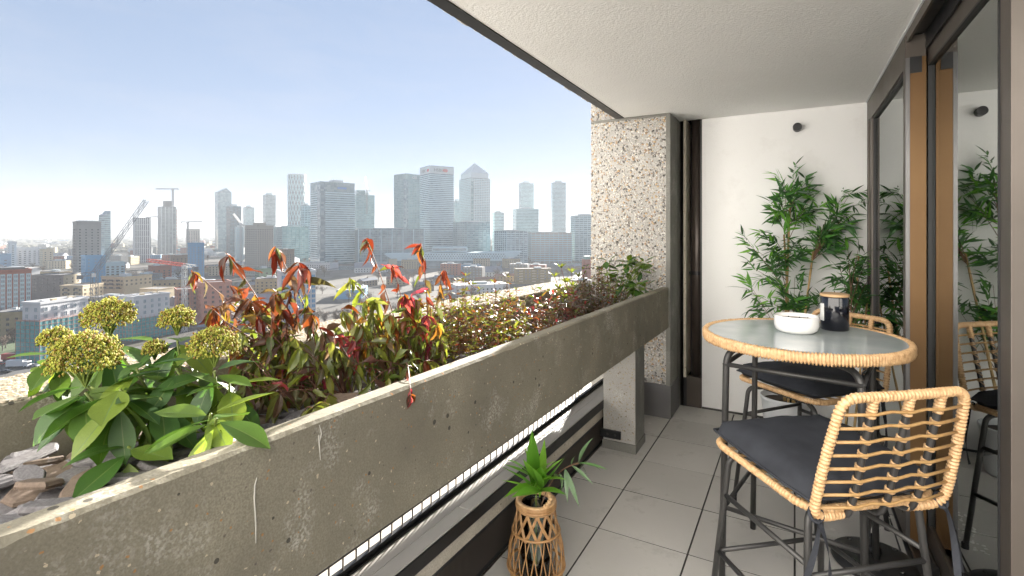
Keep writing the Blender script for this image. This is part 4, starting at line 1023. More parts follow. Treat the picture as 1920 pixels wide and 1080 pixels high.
# the far wooded land, beyond counting
k = MB(); rw = random.Random(77)
for i in range(2600):
    d = 1500 + 6500 * rw.random() ** 1.6; u = rw.uniform(-80, 1120); q = gp(u, d); s_ = rw.uniform(8, 26); h_ = rw.uniform(4, 9)
    n = 6; k0 = len(k.v); a0 = rw.uniform(0, 6)
    k.v += [(q.x + s_ * 1.4 * math.cos(a0 + j * 1.047), q.y + s_ * math.sin(a0 + j * 1.047), GZ + rw.uniform(0, 1)) for j in range(n)] + [(q.x + s_ * .8 * math.cos(a0 + j * 1.047), q.y + s_ * .7 * math.sin(a0 + j * 1.047), GZ + h_ * rw.uniform(.7, 1.1)) for j in range(n)]
    for j in range(n): k.f.append((k0 + j, k0 + (j + 1) % n, k0 + n + (j + 1) % n, k0 + n + j)); k.m.append(0)
    k.f.append(tuple(k0 + n + j for j in range(n))); k.m.append(0)
wo = k.build('far_woodland', mat('winter_wood', (.10, .095, .055), (.06, .06, .04), scale=.03, rough=1)); tag(wo, 'brown winter woodland spreading to the horizon', 'woodland', kind='stuff')
k = MB(); pts = []
for i in range(61):
    u = -700 + i * 60; q = P(u, VH, 13000); z = 30 + 55 * (noise.noise((i * .21, 2, 0)) + .6)
    k.v += [(q.x, q.y, GZ - 5), (q.x, q.y, GZ + z + 45), (q.x + FV.x * 1500, q.y + FV.y * 1500, GZ - 5)]
    if i:
        c0 = i * 3; k.f += [(c0 - 3, c0, c0 + 1, c0 - 2), (c0 - 2, c0 + 1, c0 + 2, c0 - 1)]; k.m += [0, 0]
ho = k.build('hills', M['winter_wood']); tag(ho, kind='structure')
# ---------------------------------------------------------------- the hazy air
hz = MB().box(-16000, 16000, -4000, 16000, GZ - 6.5, 185).build('haze', M['asphalt']); tag(hz, 'pale sunlit haze over the city', 'haze', kind='stuff')
hz.data.materials.clear(); hz.display_type = 'WIRE'
hm = bpy.data.materials.new('haze'); hm.use_nodes = True; n_ = hm.node_tree.nodes; n_.remove(n_['Principled BSDF'])
pv = n_.new('ShaderNodeVolumePrincipled'); pv.inputs['Color'].default_value = (.46, .485, .51, 1); pv.inputs['Density'].default_value = .00020; pv.inputs['Anisotropy'].default_value = .12
hm.node_tree.links.new(pv.outputs[0], n_['Material Output'].inputs['Volume']); hz.data.materials.append(hm)
# ================================================================== furniture
def arc(c, r, a0, a1, n, ax, ay):
    c = Vector(c); ax = Vector(ax); ay = Vector(ay)
    return [c + ax * (r * math.cos(a0 + (a1 - a0) * i / n)) + ay * (r * math.sin(a0 + (a1 - a0) * i / n)) for i in range(n + 1)]
def roundpath(pts, r, n=6, closed=False):
    pts = [Vector(p) for p in pts]; out = []; N = len(pts)
    for i, p in enumerate(pts):
        if not closed and i in (0, N - 1): out.append(p); continue
        a = pts[i - 1]; b = pts[(i + 1) % N]; d0 = (a - p); d1 = (b - p); rr = min(r, d0.length * .49, d1.length * .49)
        p0 = p + d0.normalized() * rr; p1 = p + d1.normalized() * rr
        for k in range(n + 1):
            t_ = k / n; out.append(p0 * (1 - t_) ** 2 + p * 2 * t_ * (1 - t_) + p1 * t_ ** 2)
    return out
def resample(pts, step, closed=False):
    pts = list(pts) + ([pts[0]] if closed else []); L = [0]
    for i in range(1, len(pts)): L.append(L[-1] + (pts[i] - pts[i - 1]).length)
    n = max(2, round(L[-1] / step)); out = []; j = 0
    for i in range(n if closed else n + 1):
        s = L[-1] * i / n
        while j < len(L) - 2 and L[j + 1] < s: j += 1
        f = (s - L[j]) / max(1e-9, L[j + 1] - L[j]); out.append(pts[j].lerp(pts[j + 1], f))
    return out
def wrapped(mb, pts, r, pitch=.0105, n=10, closed=False, seed=1):
    """a rod wound with flat rattan: one rounded rib for each turn"""
    rg_ = random.Random(seed); q = resample(pts, pitch / 4, closed); rr = []
    jit = 1.0
    for i in range(len(q)):
        if i % 4 == 0: jit = rg_.uniform(.97, 1.05)
        rr.append(r * jit * (.74, .98, 1.05, .97)[i % 4])
    mb.tube(q, rr, n, closed=closed)

def make_chair():
    """local frame: +y is the way the chair faces, floor at z = 0"""
    o = root('rattan_bar_chair', (0, 0, 0))
    SW, SD, SZ = .215, .225, .635
    # seat ring
    ring = roundpath([(-SW, -SD, SZ - .005), (SW, -SD, SZ - .005), (SW + .01, SD, SZ + .012), (-SW - .01, SD, SZ + .012)], .07, 7, True)
    k = MB(); wrapped(k, ring, .0125, closed=True, seed=3); k.build('seat_ring', M['rattan'], o, smooth=True, world=False)
    for i in range(7):
        y = -SD + .05 + i * .058; k = MB(); k.tube([(-SW, y, SZ), (0, y, SZ - .012), (SW, y, SZ)], .005, 6); k.build('seat_rod', M['rattan_core'], o, smooth=True, world=False)
    # cushion: rounded pillow with piping
    n = 20; k = MB(); hw, hd = SW + .012, SD + .01
    def pil(i, j, top):
        a, b_ = -1 + 2 * i / n, -1 + 2 * j / n
        sq = (abs(a) ** 7 + abs(b_) ** 7)
        e = max(0., 1 - max(abs(a), abs(b_)) ** 5)
        x, y = a * hw * (1 - .035 * b_ * b_), b_ * hd * (1 - .035 * a * a)
        dimp = .0 
        th = .052 * e ** .42 + .005 * noise.noise((a * 2.2, b_ * 2.2, 3)) + .0025 * noise.noise((a * 7, b_ * 4, 8))
        return (x, y, SZ + .040 + .010 * b_ + (th if top else -th * .6) - .004 * (1 - e))
    for top in (True, False):
        b0 = len(k.v); k.v += [pil(i, j, top) for j in range(n + 1) for i in range(n + 1)]
        for j in range(n):
            for i in range(n):
                f = (b0 + j * (n + 1) + i, b0 + j * (n + 1) + i + 1, b0 + (j + 1) * (n + 1) + i + 1, b0 + (j + 1) * (n + 1) + i)
                k.f.append(f if top else f[::-1]); k.m.append(0)
    cu = k.build('cushion', M['cushion_fabric'], o, smooth=True, world=False)
    edge = [pil(i, 0, False) for i in range(n)] + [pil(n, j, False) for j in range(n)] + [pil(n - i, n, False) for i in range(n)] + [pil(0, n - j, False) for j in range(n)]
    k = MB(); k.tube([Vector(p) + Vector((0, 0, .001)) for p in edge], .0042, 6, closed=True); k.build('piping', M['cushion_fabric'], cu, smooth=True, world=False)
    # backrest: wound frame leaning back, slightly bowed
    def bp(x, h): return Vector((x * (1 - .0 * h), -SD - .012 - .075 * h - .012 * (1 - (x / .225) ** 2), SZ - .012 + h * .345))
    fr_ = roundpath([bp(-.10, -.03) + Vector((0, .02, 0)), bp(-.218, -.02), bp(-.212, .5), bp(-.195, 1.0), bp(-.1, 1.0), bp(0, 1.0), bp(.1, 1.0), bp(.195, 1.0), bp(.212, .5), bp(.218, -.02), bp(.10, -.03) + Vector((0, .02, 0))], .055, 8)
    k = MB(); wrapped(k, fr_, .0132, .0112, 12, seed=7); k.build('back_frame', M['rattan'], o, smooth=True, world=False)
    H = [.075 + i * .113 for i in range(8)]
    xs = (-.105, .005, .108)
    for x in xs:
        pts = [Vector((x * .95, -SD + .07, SZ - .03)), bp(x, -.07) + Vector((0, .012, 0))] + [bp(x, h_ / 10) for h_ in range(1, 10)] + [bp(x, .97)]
        k = MB(); k.tube(roundpath(pts, .03, 4), .0092, 10); st_ = k.build('back_strut', M['frame_tube'], o, smooth=True, world=False)
        k = MB(); wrapped(k, [bp(x, .83), bp(x, .90), bp(x, .985)], .0125, .009, 10, seed=5); k.build('top_binding', M['rattan'], st_, smooth=True, world=False)
        for hi, h_ in enumerate(H):
            if h_ > .82: continue
            c = bp(x, h_); k = MB()
            up = (bp(x, h_ + .05) - c).normalized(); sx = Vector((1, 0, 0)); nn = sx.cross(up)
            turn = []
            for q in range(31):
                a = q / 30 * 6.283 * 1.7
                turn.append(c + (sx * math.cos(a) + nn * math.sin(a)) * .0105 + up * (-.006 + .012 * q / 30))
            k.tube(turn, .0030, 6)
            k.tube([c + up * .010 + sx * .011, c + up * .022 - nn * .011, c + up * .036 - sx * .011], [.0022, .0025, .002], 5)
            k.build('binding', M['rattan'], st_, smooth=True, world=False)
    for h_ in H:
        k = MB(); w_ = .210 - .012 * h_
        k.tube([bp(-w_, h_), bp(-.105, h_) + Vector((0, -.011, 0)), bp(-.05, h_) + Vector((0, -.004, .003)), bp(.005, h_) + Vector((0, -.011, 0)), bp(.06, h_) + Vector((0, -.004, .003)), bp(.108, h_) + Vector((0, -.011, 0)), bp(w_, h_)], .0043, 7)
        k.build('back_rod', M['rattan_core'], o, smooth=True, world=False)
    # steel legs: two bent hoops and stretchers
    def leg(sx, sy):
        top = Vector((sx * .12, sy * .155, SZ - .022)); sh = Vector((sx * .185, sy * .185, SZ - .035)); ft_ = Vector((sx * .232, sy * .235, 0))
        return roundpath([top, sh, ft_], .05, 6)
    for sx in (-1, 1):
        for sy in (-1, 1):
            k = MB(); k.tube(leg(sx, sy), .0105, 12); lo_ = k.build('leg', M['frame_tube'], o, smooth=True, world=False)
            k = MB(); k.lathe([(0, 0), (.014, 0), (.014, .022), (.011, .026)], 12, (sx * .232, sy * .235, 0)); k.build('foot_cap', M['black_plastic'], lo_, world=False)
    def at(sx, sy, z): f = z / (SZ - .035); return Vector((sx * (.232 - .047 * f), sy * (.235 - .05 * f), z))
    for a, b_ in (((-1, -1, .43), (1, -1, .43)), ((-1, 1, .25), (1, 1, .25)), ((-1, -1, .46), (-1, 1, .46)), ((1, -1, .46), (1, 1, .46)), ((-1, -1, .25), (-1, 1, .25)), ((1, -1, .25), (1, 1, .25))):
        k = MB(); k.tube([at(*a), at(*b_)], .0085, 10); k.build('stretcher', M['frame_tube'], o, smooth=True, world=False)
    for sy in (-1, 1):
        k = MB(); k.tube([(-.12, sy * .155, SZ - .022), (.12, sy * .155, SZ - .022)], .0105, 10); k.build('seat_bearer', M['frame_tube'], o, smooth=True, world=False)
    # cushion ties at the back corners
    for sx in (-1, 1):
        for q, (dx, dy, L_) in enumerate(((.01, -.02, .20), (-.02, .02, .24)) if sx < 0 else ((.045, .0, .20), (.0, -.03, .235))):
            k = MB(); c = Vector((sx * .205, -SD - .02, SZ - .015)); pts = []
            for i in range(9):
                f = i / 8; pts.append(c + Vector((dx * f * 1.4 + .006 * math.sin(f * 5 + q), dy * f * 1.6 - .012 * math.sin(f * 3), -L_ * f)))
            b0 = len(k.v)
            for i, p_ in enumerate(pts):
                tw = Vector((.008 * math.cos(i * .25 + q), .008 * math.sin(i * .25 + q), 0)); k.v += [tuple(p_ - tw), tuple(p_ + tw), tuple(p_ + tw + Vector((0, .0012, 0))), tuple(p_ - tw + Vector((0, .0012, 0)))]
                if i:
                    for e in range(4): k.f.append((b0 + (i - 1) * 4 + e, b0 + (i - 1) * 4 + (e + 1) % 4, b0 + i * 4 + (e + 1) % 4, b0 + i * 4 + e)); k.m.append(0)
            k.build('tie', M['cushion_fabric'], cu, world=False)
        k = MB(); k.tube(arc((sx * .205, -SD - .012, SZ - .008), .020, 0, 6.28, 14, (1, 0, 0), (0, .5, .86)), .0045, 6); k.build('tie_loop', M['cushion_fabric'], cu, smooth=True, world=False)
    return o
def copy_tree(o, parent=None):
    c = o.copy(); COL.objects.link(c); c.parent = parent
    for ch in o.children: copy_tree(ch, c)
    return c
ch1 = make_chair(); ch2 = copy_tree(ch1)
def face(o, x, y, fx, fy): o.location = (x, y, 0); o.rotation_euler = (0, 0, math.atan2(fy, fx) - math.pi / 2)
face(ch1, .058, 1.93, -.636, .77); face(ch2, .053, 2.90, -.63, -.78)
tag(ch1, 'rattan bar chair with black cushion nearest the camera, seen from behind', 'chair', 'rattan bar chairs')
tag(ch2, 'rattan bar chair behind the round table, facing the camera', 'chair', 'rattan bar chairs')

# --- round table
TX, TY, TZ, TR = .02, 2.37, .99, .37
tr_ = root('round_bar_table', (TX, TY, 0), 'round glass bar table with a wound rattan rim', 'table')
k = MB(); pitch = .0115; n = int(2 * math.pi * TR / pitch) ; sec = [(-.018, -.018), (-.004, -.021), (.0, -.012), (.0, .011), (-.005, .018), (-.018, .018), (-.022, .011), (-.022, -.012)]
rg_ = random.Random(2); m_ = len(sec); cnt_ = n * 4
for i in range(cnt_):
    if i % 4 == 0: jit = rg_.uniform(.0, .0016)
    a = 2 * math.pi * i / cnt_; g = (-.0045, 0., .001, -.0004)[i % 4] + jit
    for sx, sz in sec:
        e = 1 + g / .016
        r_ = TR - .014 + (sx + .014) * e; k.v.append((TX + r_ * math.cos(a), TY + r_ * math.sin(a), TZ - .022 + sz * e))
for i in range(cnt_):
    i2 = (i + 1) % cnt_
    for j in range(m_): j2 = (j + 1) % m_; k.f.append((i * m_ + j, i2 * m_ + j, i2 * m_ + j2, i * m_ + j2)); k.m.append(0)
k.build('rattan_rim', M['rattan'], tr_, smooth=True)
k = MB(); k.lathe([(0, -.010), (TR - .02, -.010), (TR - .02, -.003), (TR - .023, -.001), (0, -.001)], 64, (TX, TY, TZ - .006)); k.build('glass_top', M['table_glass'], tr_)
k = MB(); k.lathe([(TR - .045, -.030), (TR - .022, -.030), (TR - .022, -.018), (TR - .045, -.018), (TR - .045, -.030)], 64, (TX, TY, TZ - .004)); k.build('steel_ring', M['frame_tube'], tr_)
AA = rad(35)
for q in range(2):
    a = AA + q * math.pi / 2; ax = Vector((math.cos(a), math.sin(a), 0)); c = Vector((TX, TY, 0))
    pts = roundpath([c - ax * .335 + Vector((0, 0, 0)), c - ax * .315 + Vector((0, 0, TZ - .055 - q * .022)), c + ax * .315 + Vector((0, 0, TZ - .055 - q * .022)), c + ax * .335], .07, 8)
    k = MB(); k.tube(pts, .0125, 12); k.build('leg_hoop', M['frame_tube'], tr_, smooth=True)
for q in range(4):
    a = AA + q * math.pi / 2; a2 = a + math.pi / 2
    k = MB(); k.tube([(TX + .325 * math.cos(a), TY + .325 * math.sin(a), .30), (TX + .325 * math.cos(a2), TY + .325 * math.sin(a2), .30)], .009, 8); k.build('stretcher', M['frame_tube'], tr_, smooth=True)
    k = MB(); k.tube([(TX + .322 * math.cos(a), TY + .322 * math.sin(a), TZ - .12), (TX + .322 * math.cos(a2), TY + .322 * math.sin(a2), TZ - .12)], .009, 8); k.build('upper_stretcher', M['frame_tube'], tr_, smooth=True)
# --- things on the table
def onz(u, v, z):
    d = (EYE - z) * FPX / (v - VH); return P(u, v, d)
q = onz(1493, 622, TZ - .006)
bo = root('candle_bowl', q, 'wide white ceramic candle bowl on the round table', 'bowl')
k = MB(); k.lathe([(0, 0), (.062, 0), (.078, .012), (.083, .03), (.083, .066), (.081, .069), (.078, .066), (.077, .05), (0, .05)], 40); k.build('bowl', M['white_ceramic'], bo, smooth=True, world=False)
k = MB(); k.lathe([(.0768, .0505), (.0768, .053), (0, .0535)], 40); wx = k.build('wax', M['candle_wax'], bo, world=False)
for x in (-.03, .01, .04):
    k = MB(); k.tube([(x, .012, .053), (x + .002, .012, .062)], .0015, 6); k.build('wick', M['black_plastic'], wx, world=False)
mat('emboss', (.66, .65, .63), rough=.4)
k = MB(); fa = math.atan2(-q.y, -q.x) - .18
for r_ in range(2):
    for i in range(7):
        a = fa + (i - 3) * .07; zz = .033 + r_ * .008
        k.poly([(.0834 * math.cos(a - .022), .0834 * math.sin(a - .022), zz), (.0834 * math.cos(a + .022), .0834 * math.sin(a + .022), zz), (.0834 * math.cos(a + .022), .0834 * math.sin(a + .022), zz + .005), (.0834 * math.cos(a - .022), .0834 * math.sin(a - .022), zz + .005)])
k.build('embossed_lettering', M['emboss'], bo, world=False, kind='stuff')
q = onz(1565, 618, TZ - .006)
ja = root('lidded_jar', q, 'tall glossy black jar with a pale wooden lid on the table', 'jar')
k = MB(); k.lathe([(0, 0), (.048, 0), (.0525, .004), (.0525, .138), (.050, .142), (0, .142)], 40); k.build('body', M['black_gloss'], ja, smooth=True, world=False)
k = MB(); k.lathe([(.050, .1422), (.0545, .1425), (.0545, .151), (.053, .153), (0, .153)], 40); k.build('lid', M['wood_lid'], ja, world=False)
k = MB(); fa = math.atan2(-q.y, -q.x) - 1.15
for i in range(8):
    a0, a1 = fa + (i - 4) * .09, fa + (i - 3) * .09
    k.poly([(.0531 * math.cos(a0), .0531 * math.sin(a0), .04), (.0531 * math.cos(a1), .0531 * math.sin(a1), .04), (.0531 * math.cos(a1), .0531 * math.sin(a1), .112), (.0531 * math.cos(a0), .0531 * math.sin(a0), .112)])
k.build('paper_label', M['paper_label'], ja, world=False)

# --- parasol base on the floor
q = onz(1640, 1045, .03); q.z = 0
pb_ = root('parasol_base', q, 'round black parasol base with a short pole under the chair', 'parasol base')
k = MB(); k.lathe([(0, 0), (.150, 0), (.158, .012), (.155, .026), (.12, .040), (.04, .050), (0, .052)], 40); k.build('disc', M['black_plastic'], pb_, smooth=True, world=False)
for i in range(8):
    a = i * .785; k = MB(); k.lathe([(0, .0), (.010, 0), (.008, .004), (0, .004)], 10, (.115 * math.cos(a), .115 * math.sin(a), .042)); k.build('stud', M['black_metal'], pb_, world=False)
k = MB(); k.tube([(0, 0, .05), (0, 0, .30)], .0165, 14); k.build('pole', M['black_metal'], pb_, smooth=True, world=False)
k = MB(); k.tube([(0, 0, .135), (0, 0, .165)], .0169, 14); k.build('label_band', M['paper_label'], pb_, smooth=True, world=False)
k = MB(); k.tube([(0, 0, .05), (0, 0, .075)], .024, 14); k.build('collar', M['black_plastic'], pb_, smooth=True, world=False)
q = onz(1725, 1068, .03); q.z = 0.001
dsb = root('door_wedge', q, 'small black wedge lying by the door track at the lower right', 'door wedge', rz=.5)
k = MB(); k.v = [(-.06, -.03, 0), (.06, -.03, 0), (.06, .03, 0), (-.06, .03, 0), (-.06, -.025, .012), (.06, -.025, .055), (.06, .025, .055), (-.06, .025, .012)]; k.f = [(3, 2, 1, 0), (4, 5, 6, 7), (0, 1, 5, 4), (1, 2, 6, 5), (2, 3, 7, 6), (3, 0, 4, 7)]; k.m = [0] * 6
k.build('wedge', M['black_plastic'], dsb, world=False, bevel=.004)
k = MB(); k.box(.0, .02, -.008, .008, .056, .062); k.build('strap', M['frame_tube'], dsb, world=False)

# --- rattan lantern vase
VX, VY = -.903, 1.82
vs = root('rattan_vase', (VX, VY, 0), 'open woven rattan lantern vase with glass inside on the floor', 'vase')
def vr(z):       # body radius
    pts = [(0, .088), (.05, .106), (.10, .112), (.16, .104), (.22, .088), (.28, .075), (.31, .072)]
    for (z0, r0), (z1, r1) in zip(pts, pts[1:]):
        if z <= z1: f = (z - z0) / (z1 - z0); f = f * f * (3 - 2 * f) if False else f; return r0 + (r1 - r0) * f
    return .072
for zc, rr in ((.318, .0065), (.325, .0065), (.307, .006), (.214, .0045), (.075, .0055), (.006, .006)):
    k = MB(); r_ = vr(zc) + .004; k.tube([(r_ * math.cos(i * .1309), r_ * math.sin(i * .1309), zc) for i in range(48)], rr, 8, closed=True); k.build('hoop', M['rattan_brown'], vs, smooth=True, world=False)
k = MB(); k.lathe([(.062, .298), (.078, .298), (.080, .33), (.074, .334), (.064, .333), (.062, .298)], 40); k.build('collar', M['rattan'], vs, smooth=True, world=False)
nb = 12
for i in range(nb):
    for s_ in (-1, 1):
        a0 = i / nb * 6.2832
        k = MB()
        for st_ in (-1, 0, 1):
            pts = []
            for j in range(11):
                z = .30 - (.30 - .205) * j / 10; a = a0 + s_ * (.55 * j / 10) + st_ * .045; r_ = vr(z) + .003 * s_
                pts.append((r_ * math.cos(a), r_ * math.sin(a), z))
            k.tube(pts, .0026, 5)
        k.build('lattice_strip', M['rattan_brown'], vs, smooth=True, world=False)
for i in range(40):
    s_ = 1 if i % 2 else -1; a0 = i / 40 * 6.2832; pts = []
    for j in range(13):
        z = .215 - .21 * j / 12; a = a0 + s_ * .35 * (1 - j / 12) ** 1.2; r_ = vr(z) + .0015 * s_; pts.append((r_ * math.cos(a), r_ * math.sin(a), z))
    k = MB(); k.tube(pts, .0023, 5); k.build('rib', M['rattan_brown'], vs, smooth=True, world=False)
k = MB(); k.lathe([(0, .006), (.060, .006), (.066, .02), (.066, .25), (.058, .30), (.058, .32), (.055, .32), (.055, .30), (.063, .25), (.063, .022), (.058, .010), (0, .010)], 28); k.build('glass_liner', M['jar_glass'], vs, smooth=True, world=False)
k = MB(); k.lathe([(0, .0), (.085, .0), (.085, .004), (0, .004)], 28); k.build('base_disc', M['rattan_brown'], vs, world=False)
k = MB(); k.tube(resample([Vector((.05 + .02 * math.sin(f * 6), -.045 + f * .1, .325 + .038 * math.sin(f * 3.14))) for f in [i / 20 for i in range(21)]], .002), [.0075 + .0018 * math.sin(i * 1.1) for i in range(400)][:len(resample([Vector((.05 + .02 * math.sin(f * 6), -.045 + f * .1, .325 + .038 * math.sin(f * 3.14))) for f in [i / 20 for i in range(21)]], .002))], 8); k.build('rope_handle', M['rattan'], vs, smooth=True, world=False)
# --- white pot of the bamboo
BX, BY = -.055, 3.93
pt_ = root('white_plant_pot', (BX, BY, 0), 'white ribbed plant pot under the far chair', 'pot')
prof = [(0, 0), (.118, 0), (.122, .006)]
for i in range(24): z = .008 + i * .0085; prof.append((.122 + .028 * z / .22 + (.0014 if i % 2 else 0), z))
prof += [(.153, .215), (.157, .222), (.157, .232), (.150, .234), (.146, .225), (.143, .20), (0, .20)]
k = MB(); k.lathe(prof, 48); k.build('pot', M['white_plastic'], pt_, smooth=True, world=False)
k = MB(); k.lathe([(.143, .2005), (.10, .206), (0, .209)], 32); k.build('soil', M['soil'], pt_, world=False)
pt_.scale = (1, 1, 1.2)
# loose white gravel by the door
rgv = random.Random(4); k = MB(); mat('white_gravel', (.72, .71, .68), rough=.7)
for _ in range(70):
    a = Vector((rgv.uniform(.30, .40), rgv.uniform(2.9, 3.3), .003)); s_ = rgv.uniform(.003, .007)
    k.add(IV, IF, Matrix.Translation(a) @ Matrix.Diagonal((s_ * 1.4, s_, s_ * .7, 1)))
gv = k.build('gravel', M['white_gravel']); tag(gv, 'scatter of small white gravel on the floor by the door', 'gravel', kind='stuff')
# ================================================================== plants
def leaf_geo(L, W, droop=.3, fold=.25, n=8, shape=.45, rib=.06, twist=0., wav=0.):
    """a leaf along +x, upper side +z; strip in the middle is the midrib"""
    v = []; f = []; m = []
    for i in range(n + 1):
        t_ = i / n
        if t_ < shape: w_ = math.sin(t_ / shape * math.pi / 2) ** .85
        else: w_ = math.cos((t_ - shape) / (1 - shape) * math.pi / 2) ** 1.15
        w_ = max(w_, .035 if i < n else .01) * W / 2
        a = droop * t_ * t_ * 1.6
        x = L * (t_ - .25 * droop * droop * t_ ** 3); z = -L * droop * .55 * t_ * t_
        tw = twist * t_
        for s_ in (-1, -rib, rib, 1):
            y = w_ * s_; zz = abs(s_) * w_ * fold + (wav * math.sin(t_ * 9 + s_) * abs(s_) * w_ if abs(s_) == 1 else 0)
            if abs(s_) < 1: zz = -.0006
            v.append((x, y * math.cos(tw) - zz * math.sin(tw), z + zz * math.cos(tw) + y * math.sin(tw)))
    for i in range(n):
        for c in range(3):
            a = i * 4 + c; f.append((a, a + 1, a + 5, a + 4)); m.append(1 if c == 1 else 0)
    return v, f, m
def leaf_mesh(name, mats, **k):
    v, f, m = leaf_geo(**k); b = MB(); b.v = v; b.f = f; b.m = m; return b.mesh(name, mats, smooth=True)
def orient(pos, d, up=(0, 0, 1), roll=0., s=1.):
    d = Vector(d).normalized(); u = Vector(up)
    y = u.cross(d)
    if y.length < 1e-3: y = Vector((0, 1, 0)).cross(d)
    y.normalize(); z = d.cross(y)
    Mx = Matrix((d, y, z)).transposed().to_4x4()
    return Matrix.Translation(pos) @ Mx @ Matrix.Rotation(roll, 4, 'X') @ Matrix.Scale(s, 4)
def put(name, me, rt, Mw):
    o = bpy.data.objects.new(name, me); COL.objects.link(o); o.parent = rt; o.matrix_local = Matrix.Translation(-ORG[rt]) @ Mw; return o
def bez(a, b, c, n=10):
    a, b, c = Vector(a), Vector(b), Vector(c)
    return [a * (1 - t_) ** 2 + b * 2 * t_ * (1 - t_) + c * t_ * t_ for t_ in [i / n for i in range(n + 1)]]
def soil_pt(x, y): return Vector((x, y, zt(y, ZS)))

leafmat('skimmia_leaf', [(.034, .09, .018), (.05, .125, .02), (.026, .065, .02), (.12, .20, .025), (.04, .10, .024), (.16, .22, .03)], trans=.3, rough=.4, tcol=2.6, spec=.4)
leafmat('skimmia_rib', [(.10, .17, .04), (.13, .2, .05)], trans=.3, rough=.35)
leafmat('flower_bud', [(.36, .40, .06), (.46, .46, .08), (.22, .10, .04), (.40, .38, .07), (.24, .29, .05), (.52, .48, .12), (.28, .15, .05), (.42, .44, .08)], trans=.35, rough=.7, tcol=1.5, spec=.2)
leafmat('green_stem', [(.20, .26, .05), (.16, .21, .04)], trans=.15, rough=.45)
leafmat('leaf_red', [(.20, .03, .014), (.13, .016, .012), (.24, .06, .016), (.09, .016, .012), (.26, .08, .018), (.06, .025, .016)], trans=.4, rough=.33, tcol=1.35)
leafmat('leaf_orange', [(.28, .11, .02), (.30, .16, .03), (.20, .06, .016), (.26, .19, .035), (.12, .06, .02), (.16, .035, .014)], trans=.4, rough=.35, tcol=1.35)
leafmat('leaf_olive', [(.13, .17, .028), (.18, .20, .033), (.08, .13, .022), (.22, .22, .04), (.10, .11, .028)], trans=.4, rough=.3, tcol=1.9)
leafmat('leaf_purple', [(.085, .045, .04), (.12, .045, .042), (.07, .075, .03), (.15, .075, .05), (.06, .09, .025), (.08, .10, .03)], trans=.35, rough=.3, tcol=1.8)
leafmat('leaf_magenta', [(.24, .02, .05), (.17, .018, .04), (.30, .05, .06)], trans=.45, rough=.35, tcol=2.0)
leafmat('leaf_yellowgreen', [(.16, .19, .03), (.22, .21, .035), (.10, .15, .03), (.20, .13, .035), (.10, .09, .03), (.13, .17, .03)], trans=.42, rough=.62, tcol=1.7, spec=.2)
leafmat('leaf_bronze', [(.16, .06, .03), (.20, .08, .04), (.11, .055, .03), (.19, .13, .045), (.22, .05, .03)], trans=.38, rough=.6, tcol=1.5, spec=.2)
leafmat('leaf_greyed', [(.13, .12, .10), (.19, .17, .15), (.085, .09, .06), (.12, .08, .07), (.24, .22, .20)], trans=.25, rough=.6, spec=.3)
leafmat('bamboo_leaf', [(.036, .12, .03), (.055, .18, .036), (.03, .09, .03), (.10, .29, .05), (.042, .13, .036), (.028, .08, .027)], trans=.28, rough=.42, tcol=1.9)
leafmat('bamboo_leaf_light', [(.12, .34, .04), (.18, .42, .06), (.09, .27, .04)], trans=.45, rough=.42, tcol=1.9)
mat('red_stem', (.16, .07, .04), (.10, .045, .03), scale=60, rough=.6, coord='obj')
mat('bamboo_cane', (.42, .28, .11), (.30, .19, .07), scale=30, rough=.45, coord='obj')
mat('dry_twig', (.17, .09, .05), (.11, .06, .035), scale=40, rough=.8, coord='obj')

# ---------------------------------------------------------------- slate chippings
mat('slate', (.19, .178, .18), (.10, .092, .094), scale=9, rough=.62, bump=.5, bscale=55, coord='objr')
mat('slate_brown', (.18, .13, .095), (.11, .08, .06), scale=9, rough=.75, bump=.5, bscale=55, coord='objr')
sr = root('slate_bed', (-1.18, 1.6, .88), 'bed of grey slate chippings inside the planter', 'slate chippings')
rs = random.Random(14); sm = []
for i in range(12):
    k = MB(); n = rs.choice((6, 7, 8)); asp = rs.uniform(.45, .75); out = []
    for j in range(n): a = 6.283 * (j + rs.uniform(-.3, .3)) / n; r_ = rs.uniform(.72, 1.05); out.append((math.cos(a) * r_, math.sin(a) * r_ * asp))
    tx, ty = rs.uniform(-.05, .05), rs.uniform(-.05, .05)       # a split plate: flat top, stepped broken edges
    for z, sc_ in ((-.11, .90), (-.03, 1.0), (.02, .97), (.08, .93), (.11, .84)):
        k.v += [(x * sc_ * (1 + rs.uniform(-.03, .03)), y * sc_ * (1 + rs.uniform(-.03, .03)), z + tx * x + ty * y + rs.uniform(-.012, .012) * (z < .1)) for x, y in out]
    for q in range(4):
        for j in range(n): k.f.append((q * n + j, q * n + (j + 1) % n, (q + 1) * n + (j + 1) % n, (q + 1) * n + j)); k.m.append(0)
    k.f += [tuple(reversed(range(n))), tuple(range(4 * n, 5 * n))]; k.m += [0, 0]
    sm.append(k.mesh('slate_chip', M['slate_brown' if i % 4 == 3 else 'slate']))
def stone(x, y, s_, lift, tilt=.35):
    o = link('slate_chip', rs.choice(sm), sr); z = zt(y, ZS) + lift
    o.location = Vector((x, y, z)) - ORG[sr]; o.rotation_euler = (rs.gauss(0, tilt), rs.gauss(0, tilt), rs.uniform(0, 6.28)); o.scale = (s_, s_ * rs.uniform(.8, 1.1), s_ * rs.uniform(.7, 1.3))
for i in range(225):        # near part, larger chips seen in the open corner
    y = rs.uniform(-.55, 1.1) if i % 4 == 0 else rs.uniform(.05, 1.1); s_ = rs.uniform(.03, .085); stone(rs.uniform(XI2 + s_ * .8, XI1 - s_ * .8), y, s_, rs.uniform(.02, .085), .15)
